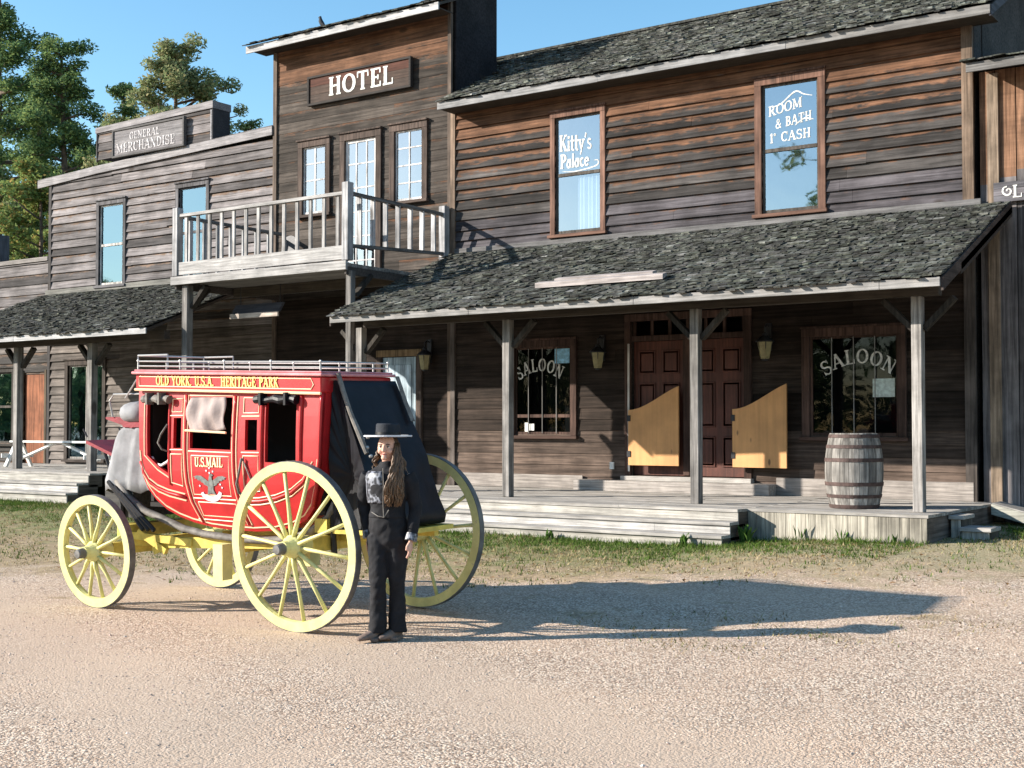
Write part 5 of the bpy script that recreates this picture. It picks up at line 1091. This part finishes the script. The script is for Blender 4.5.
for s in (-1, 1):
    f = LEGS[s][2]; mb = MB(); d = Vector((-.62 if s < 0 else -.5, -.8, 0)).normalized(); c = Vector((f[0], f[1], 0))
    mb.tube([c + Vector((0, .055, .045)), c + Vector((0, .03, .055)), c + d * .04 + Vector((0, 0, .055)), c + d * .12 + Vector((0, 0, .04)), c + d * .165 + Vector((0, 0, .032)), c + d * .195 + Vector((0, 0, .025))], [(.028, .03), (.038, .042), (.04, .044), (.043, .030), (.037, .022), (.02, .014)], 14, flat=(1, 0, 0)); mb.box(f[0] - .03, f[0] + .03, f[1] - .1, f[1] + .06, .0, .03)
    solid(mb, 'shoe', M['shoe'], per, .006, 4)
hb = MB()
hb.ell((0, .012, 1.555), (.086, .098, .108), 20, 12, f=lambda p: p if p.y > -.5 or p.z > .32 else Vector((p.x * .96, max(p.y, -.5), p.z)), col=(.09, .05, .03, 0))
hr = solid(hb, 'hair', mat('hair under hat', (.07, .038, .022), rough=.5, blotch=.2), per, .007, 3)
lk = MB()
for i in range(240):
    fr = R.random() < .75; sx = R.uniform(.0, 1)
    if fr: P0 = Vector((.076 + .01 * sx, -.045 + .08 * sx, 1.55 + .03 * R.random())); tx = R.uniform(.015, .15); P3 = Vector((tx, -.15 + .05 * max(0, tx / .15) + R.uniform(-.02, .02), R.uniform(1.07, 1.22)))
    elif R.random() < .2: P0 = Vector((-.078, .05, 1.54)); P3 = Vector((R.uniform(-.125, -.09), .02 + R.uniform(-.05, .05), R.uniform(1.3, 1.4)))
    else: P0 = Vector((R.uniform(-.06, .08), .08, 1.5)); P3 = Vector((R.uniform(-.1, .14), .125, R.uniform(1.1, 1.3)))
    pts = []; ph = R.uniform(0, 6); am = R.uniform(.008, .018)
    for k in range(13):
        u = k / 12; p = P0.lerp(P3, u); bulge = math.sin(u * math.pi) * .022; p += Vector((.02 * math.sin(u * 3.1) * (1 if P0.x > 0 else -1), -bulge if P3.y < 0 else bulge, 0)) + Vector((am * math.sin(u * 14 + ph), am * .6 * math.cos(u * 12 + ph), 0)) * min(1, u * 2.5); pts.append(p)
    kk = R.uniform(.45, 1.35); lk.tube(pts, [.0045 + .005 * math.sin(math.pi * min(1, .15 + k / 13)) for k in range(13)], 6, (.13 * kk, .072 * kk, .037 * kk, 0))
lk.build('hair_locks', M['hair'], hr, world=False, smooth=True)
mb = MB(); mb.lathe([(0, 1.735), (.098, 1.737), (.108, 1.73), (.112, 1.66), (.115, 1.632), (.17, 1.624), (.222, 1.626), (.226, 1.632), (.222, 1.637), (.17, 1.634), (.116, 1.64)][:9] + [(.17, 1.6345)], 40, (0, .0, 0)); 
hp = [(0, 1.735), (.086, 1.737), (.095, 1.728), (.101, 1.64), (.14, 1.6355), (.186, 1.6405), (.186, 1.632), (.14, 1.626), (.09, 1.626), (0, 1.626)]
mb = MB(); mb.lathe(hp, 44); ht = mb.build('hat', M['felt'], per, world=False, smooth=False)
mb = MB(); mb.lathe([(.1865, 1.6285), (.1955, 1.6305), (.1955, 1.642), (.1865, 1.6435)], 44, close=True); mb.build('brim_binding', mat('pale hat binding', (.55, .56, .6), rough=.4, blotch=.1), ht, world=False)  # pale ring round the edge of the brim
mb = MB(); mb.lathe([(.1015, 1.643), (.1035, 1.645), (.1015, 1.668), (.0995, 1.668)], 44, close=True); mb.build('hat_band', M['leather'], ht, world=False)

# ================================================================== TREES
def leaves(mb, c, r, n, size, cols, flatten=1., up=.3):
    for i in range(n):
        while True:
            p = Vector((R.uniform(-1, 1), R.uniform(-1, 1), R.uniform(-1, 1)))
            if p.length < 1: break
        p = p * (.55 + .45 * p.length) ; q = Vector((c[0] + p.x * r[0], c[1] + p.y * r[1], c[2] + p.z * r[2] * flatten))
        d = Vector((R.gauss(0, 1), R.gauss(0, 1), R.gauss(0, .6))).normalized(); e = d.cross(Vector((R.gauss(0, 1), R.gauss(0, 1), R.gauss(0, 1)))).normalized(); s = size * R.uniform(.6, 1.4)
        k = R.choice(cols); j = R.uniform(.75, 1.3); col = (k[0] * j, k[1] * j, k[2] * j, 0)
        mb.add([q - e * s * .35, q + d * s, q + e * s * .35, q - d * s * .6], [(0, 1, 2, 3)], col)
PINE = [(.12, .19, .085), (.16, .24, .09), (.24, .30, .11), (.08, .14, .075)]
OAK = [(.23, .27, .13), (.29, .30, .15), (.16, .21, .10), (.31, .28, .15)]
FALL = [(.23, .25, .07), (.30, .22, .08), (.16, .22, .07), (.19, .24, .08)]
def tree(name, label, x, y, h, kind, spread, base_u=.35, dens=1., cols=None, leaf=.17, seed=1):
    global R
    keep = R; R = random.Random(seed)
    t = thing(name, label, 'tree', (x, y, .3), 'trees behind the buildings')
    tk = MB(); cr = MB(); lean = R.uniform(-.02, .02); rt = .018 * h
    P = [Vector((lean * h * u + .15 * math.sin(u * 5 + seed), .1 * math.sin(u * 4), h * u)) for u in [i / 9 for i in range(10)]]
    tk.tube([p + Vector((0, 0, -.2 if i == 0 else 0)) for i, p in enumerate(P)], [rt * (1 - .85 * i / 9) for i in range(10)], 8)
    nb = int((40 if kind == 'pine' else 38) * dens)
    for b in range(nb):
        u = base_u + (1 - base_u) * ((b + R.random()) / nb); i = min(8, int(u * 9)); o = P[i].lerp(P[i + 1], u * 9 - i); a = b * 2.4 + R.uniform(-.5, .5)
        prof = math.sin(math.pi * min(1, (u - base_u) / (1 - base_u) * .85 + .15)) if kind != 'pine' else (1.05 - .85 * (u - base_u) / (1 - base_u)) * R.uniform(.55, 1.1)
        L = spread * max(.22, prof) * R.uniform(.7, 1.1); rise = L * (R.uniform(.05, .35) if kind == 'pine' else R.uniform(.2, .7))
        e = o + Vector((math.cos(a) * L, math.sin(a) * L, rise)); m = o.lerp(e, .5) + Vector((0, 0, R.uniform(-.1, .2)))
        tk.tube([o, m, e], [rt * .32 * (1.1 - u * .6), rt * .2, .02], 5)
        for k in range(R.choice((3, 3, 4, 5))):
            f = R.uniform(.45, 1.05); c = o.lerp(e, f) + Vector((R.uniform(-.35, .35), R.uniform(-.35, .35), R.uniform(-.15, .35))) * (spread * .28)
            s = spread * R.uniform(.1, .21); leaves(cr, c, (s, s, s * (.6 if kind == 'pine' else .8)), int(150 * dens * (s / .5) ** 1.3 + 24), leaf * .52, cols)
    tk.build('trunk', M['bark'], t, world=False, smooth=True); cr.build('crown', M['leaf'], t, world=False); R = keep
    return t
tree('pine_tree', 'tallest dark pine at the left edge of the view, its top out of sight', -48.2, 32, 24, 'pine', 4.3, .22, 1.25, PINE, .2, 3)
tree('pine_tree', 'dark green pine standing just right of the tallest pine', -45.3, 33, 16.9, 'pine', 3.4, .15, 1.35, PINE, .19, 5)
tree('pine_tree', 'shorter pine rising left of the raised store front, behind the roofline', -45.6, 36.5, 16.2, 'pine', 2.6, .2, 1.1, PINE + OAK[:1], .18, 8)
tree('pine_tree', 'low thin pine top showing just left of the oak, above the raised store front', -44.9, 38, 14.6, 'pine', 1.6, .4, .8, PINE, .16, 12)
tree('pine_tree', 'broad pine behind the tallest pine, filling the left edge low down', -52.5, 37, 17.5, 'pine', 4.2, .1, 1.3, PINE, .19, 61)
tree('oak_tree', 'rounded yellow green oak crown above the raised store front', -39.35, 34, 15.9, 'oak', 2.9, .42, 1.35, OAK, .2, 21)
tree('oak_tree', 'small thin tree top between the raised store front and the hotel', -37.2, 35.5, 13.2, 'oak', 1.5, .6, .6, PINE + OAK[:2], .17, 33)
tree('autumn_tree', 'orange tinged autumn tree low behind the left end of the store', -39.6, 28, 10.2, 'oak', 2.6, .2, 1.2, FALL + PINE[1:3], .2, 41)
tree('autumn_tree', 'bright green leafy young tree at the far left behind the low wing', -44.6, 29.5, 11.0, 'oak', 3.0, .15, 1.2, OAK + PINE[:3], .2, 47)
# the wood across the street, seen only as reflections in the panes
wd = MB(); keep = R; R = random.Random(77)
spots = [(-32, -41, 19.5, 5), (-47, -42, 18, 3.4), (-50.5, -44, 15, 3)] + [(R.uniform(-125, 30), R.uniform(-60, -42), R.uniform(9, 14), R.uniform(3, 5)) for _ in range(42)] + [(R.uniform(-140, -62), R.uniform(-48, -25), R.uniform(13, 21), R.uniform(3.5, 5.5)) for _ in range(4)]
for x, y, h, s in spots:
    wd.tube([(x, y, -.2), (x, y, h * .8)], [.25, .08], 6, (.06, .045, .03, 0))
    for k in range(26): u = R.uniform(.15, 1); a = R.uniform(0, 6.3); q = s * (1.05 - u * .75) * R.random() ** .5; leaves(wd, (x + q * math.cos(a), y + q * math.sin(a), h * u), (1.2, 1.2, 1.0), 70, .3, PINE + OAK[:2])
for k in range(520): leaves(wd, (R.uniform(-150, 45), R.uniform(-66, -50), R.uniform(.5, 7.5)), (2.0, 1.5, 1.6), 40, .5, PINE[:2] + PINE[3:])  # low foliage wall added to cover the bright horizon in pane reflections
for k in range(160): leaves(wd, (R.uniform(-160, -90), R.uniform(-50, -20), R.uniform(.5, 6)), (2.0, 1.5, 1.6), 40, .5, PINE[:2] + PINE[3:])
R = keep
tag(wd.build('woodland', M['leaf'], None), 'green woodland across the yard', 'woodland', None, 'stuff')

# ================================================================== GROUND, GRAVEL, GRASS
def cells(lo, hi, a, b, st, far):
    r = [a + i * st for i in range(int((b - a) / st) + 1)]; x = st; q = r[-1]
    while q < hi: x *= 1.5; q += x; r.append(min(q, hi))
    x = st; q = r[0]; pre = []
    while q > lo: x *= 1.5; q -= x; pre.append(max(q, lo))
    return pre[::-1] + r
xs = cells(-600, 600, -32, 4, .3, 0); ysx = cells(-600, 600, 1, 19, .25, 0)
def gh(x, y):
    z = gz(y)
    st = lambda t: max(0, min(1, t)) ** 2 * (3 - 2 * max(0, min(1, t)))
    if 6 < y: z += st((y - 9) / 5) * (.10 * st((x + 8.2) / 2.6) + .12 * st((-15 - x) / 5)) * st((30 - abs(x)) / 8)
    if -33 < x < 5 and 0 < y < 20: z += .018 * noise.noise(Vector((x * .7, y * .7, 3))) + .008 * noise.noise(Vector((x * 2.1, y * 2.1, 7)))
    return z
mb = MB(); nx = len(xs); mb.add([(x, y, gh(x, y)) for y in ysx for x in xs], [(j * nx + i, j * nx + i + 1, (j + 1) * nx + i + 1, (j + 1) * nx + i) for j in range(len(ysx) - 1) for i in range(nx - 1)])
tag(mb.build('ground', M['ground'], None, smooth=True), None, None, None, 'structure')
mb = MB(); n = 0
while n < 15000:
    d = R.random() ** .7; y = 3.6 + 9.5 * d; c = -.85 * y + R.uniform(-6.5, 5.5) * (.4 + y / 9); x = c
    if x < -22 or x > 0 or y > 13.6 + .2 * x + 1.5: n += 1; continue
    s = R.uniform(.004, .011) * (1 + (R.random() < .03) * 1.0); z = gh(x, y); k = R.uniform(.25, .62); j = R.uniform(.68, .86)
    a = R.uniform(0, 6.3); ca, sa = math.cos(a) * s, math.sin(a) * s; q = R.uniform(.5, 1.0)
    mb.add([(x + ca, y + sa, z), (x - sa * q, y + ca * q, z), (x - ca, y - sa, z), (x + sa * q, y - ca * q, z), (x + ca * .25, y + sa * .25, z + s * R.uniform(.5, .9))], [(0, 1, 4), (1, 2, 4), (2, 3, 4), (3, 0, 4)], (k, k * j, k * j * .84, 0)); n += 1
tag(mb.build('gravel', M['stone'], None), 'loose tan gravel scattered over the yard', 'gravel', None, 'stuff')
mb = MB(); n = 0
GRN = [(.06, .11, .02), (.09, .15, .03), (.11, .14, .04)]; STR = [(.34, .26, .14), (.42, .33, .2), (.26, .19, .1), (.3, .27, .13)]
def front(x): return 15.2 if x < -21.2 else 15.3 if x < -7.33 else 16.1 if x < -4.9 else 18.5
while n < 26000:
    x = R.uniform(-24, -1.0); yb2 = front(x); n += 1
    y = yb2 - abs(R.gauss(0, 1.25)) if R.random() < .6 else R.uniform(9.5, yb2)
    e = y - (14.35 + .4 * x) + 2.6 * noise.noise(Vector((x * .55, y * .55, 1))) + 1.5 * noise.noise(Vector((x * 2.2, y * 2.2, 5)))
    if e < .3 or y < 9: continue
    near = yb2 - y; gp = .9 if near < .5 else .68 if near < 1.7 else .3
    gp = gp + .9 * noise.noise(Vector((x * .9, y * .9, 9))); cols = GRN if R.random() < gp else STR
    z = gh(x, y) - .004; hgt = R.uniform(.025, .06) * (1.5 if near < .3 else 1) * (.7 if cols is STR else 1)
    for b in range(3):
        a = R.uniform(0, 6.3); w = R.uniform(.004, .009); h = hgt * R.uniform(.6, 1.3); k = R.choice(cols); j = R.uniform(.75, 1.25); bx, by = x + R.uniform(-.04, .04), y + R.uniform(-.04, .04)
        ln = R.uniform(.2, 1.3) * h; mb.add([(bx - w * math.sin(a), by + w * math.cos(a), z), (bx + w * math.sin(a), by - w * math.cos(a), z), (bx + ln * math.cos(a), by + ln * math.sin(a), z + h)], [(0, 1, 2)], (k[0] * j, k[1] * j, k[2] * j, 0))
for (cx, cy, rx, ry, nn) in ((-4.6, 9.15, .55, .3, 260), (-3.9, 9.9, .5, .25, 220), (-5.6, 9.6, .6, .3, 200), (-4.9, 10.3, .7, .35, 200), (-3.1, 10.9, .6, .4, 200), (-2.6, 12.4, .7, .5, 260), (-15.5, 10.1, 1.0, .4, 260), (-17.5, 11.0, 1.2, .5, 300)):
    for i in range(nn):
        x, y = R.gauss(cx, rx * .6), R.gauss(cy, ry * .6); k = R.choice(STR + GRN[2:]); j = R.uniform(.6, 1.2); a = R.uniform(0, 6.3); w = R.uniform(.004, .008); h = R.uniform(.012, .035); z = gh(x, y) - .003; ln = R.uniform(.6, 2) * h
        mb.add([(x - w * math.sin(a), y + w * math.cos(a), z), (x + w * math.sin(a), y - w * math.cos(a), z), (x + ln * math.cos(a), y + ln * math.sin(a), z + h)], [(0, 1, 2)], (k[0] * j, k[1] * j, k[2] * j, 0))
for i in range(900):      # fallen leaves
    x = R.uniform(-24, -1.5); y = R.uniform(9.5, front(x)); 
    if y - (14.0 + .4 * x) < 0: continue
    a = R.uniform(0, 6.3); s = R.uniform(.02, .045); z = gh(x, y) + .012; ca, sa = math.cos(a) * s, math.sin(a) * s; k = R.choice([(.22, .12, .05), (.3, .2, .1), (.15, .09, .05)])
    mb.add([(x - ca, y - sa, z), (x + sa * .5, y - ca * .5, z + .01), (x + ca, y + sa, z + .012), (x - sa * .5, y + ca * .5, z + .016)], [(0, 1, 2, 3)], k + (0,))
tag(mb.build('grass', M['grass'], None), 'short dry and green grass along the front of the boardwalk', 'grass', None, 'stuff')
def weed(label, x, y, h, n, seed, broad=.012):
    g = random.Random(seed); t = MB()
    for i in range(n):
        a = g.uniform(0, 6.3); L = h * g.uniform(.6, 1.1); sp = L * g.uniform(.15, .7); w = broad * g.uniform(.7, 1.3); k = g.uniform(.7, 1.3); sx, sy = -math.sin(a) * w, math.cos(a) * w; ca, sa = math.cos(a), math.sin(a); x0, y0 = g.uniform(-.05, .05), g.uniform(-.04, .04)
        t.add([(x0, y0, -.01), (x0 + ca * sp * .4 + sx, y0 + sa * sp * .4 + sy, L * .6), (x0 + ca * sp, y0 + sa * sp, L), (x0 + ca * sp * .4 - sx, y0 + sa * sp * .4 - sy, L * .6)], [(0, 1, 2, 3)], (.07 * k, .13 * k, .03 * k, 0))
    o = t.build('weed', M['grass'], None, world=False); o.location = (x, y, gh(x, y)); tag(o, label, 'weed', 'weeds along the boardwalk')
weed('upright green weed against the skirting left of the barrel', -6.55, 16.05, .22, 7, 1); weed('weed with thin blades below the barrel', -6.0, 16.05, .16, 6, 2); weed('small weed at the skirting below the right porch post', -5.35, 16.05, .12, 6, 3)
weed('leafy clump at the end of the front steps', -7.2, 15.75, .22, 22, 4, .03); weed('broad leafy weed in the shade beside the ramp', -3.75, 18.1, .4, 34, 5, .04); weed('leafy weed in front of the saloon steps near their right end', -7.8, 15.2, .16, 18, 6, .025)
weed('low green weed in front of the steps behind the far rear wheel', -9.9, 15.2, .14, 16, 7, .02)

# ================================================================== SKY, SUN, CAMERA
w = bpy.data.worlds.new('World'); scene.world = w; w.use_nodes = True; nt = w.node_tree; bg = nt.nodes['Background']
sky = nt.nodes.new('ShaderNodeTexSky'); sky.sky_type = 'NISHITA'; sky.sun_disc = False; el = math.asin(-SUN.z); az = math.atan2(-SUN.x, -SUN.y)
sky.sun_elevation = el; sky.sun_rotation = az; sky.air_density = 1.0; sky.dust_density = .3; sky.ozone_density = 1.6
hs_ = nt.nodes.new('ShaderNodeHueSaturation'); hs_.inputs['Saturation'].default_value = 1.2; hs_.inputs['Hue'].default_value = .49; nt.links.new(sky.outputs[0], hs_.inputs['Color']); nt.links.new(hs_.outputs[0], bg.inputs[0]); bg.inputs[1].default_value = .11
L = bpy.data.lights.new('Sun', 'SUN'); L.energy = 5.0; L.angle = rad(.5); L.color = (1, .93, .82); so = bpy.data.objects.new('Sun', L); COL.objects.link(so); so.rotation_euler = SUN.to_track_quat('-Z', 'Y').to_euler(); so.location = (-20, -10, 20)
cam = bpy.data.cameras.new('Camera'); cam.sensor_width = 36; cam.lens = 36 * 1300 / 1024; cam.clip_end = 2000; cam.clip_start = .1
co = bpy.data.objects.new('Camera', cam); COL.objects.link(co); co.location = (0, 0, 1.72); co.rotation_euler = (math.pi / 2 + math.atan(42 / 1300), 0, rad(34.7)); scene.camera = co
scene.view_settings.view_transform = 'Standard'; scene.view_settings.look = 'None'; scene.view_settings.gamma = 1; scene.view_settings.exposure = 1.18
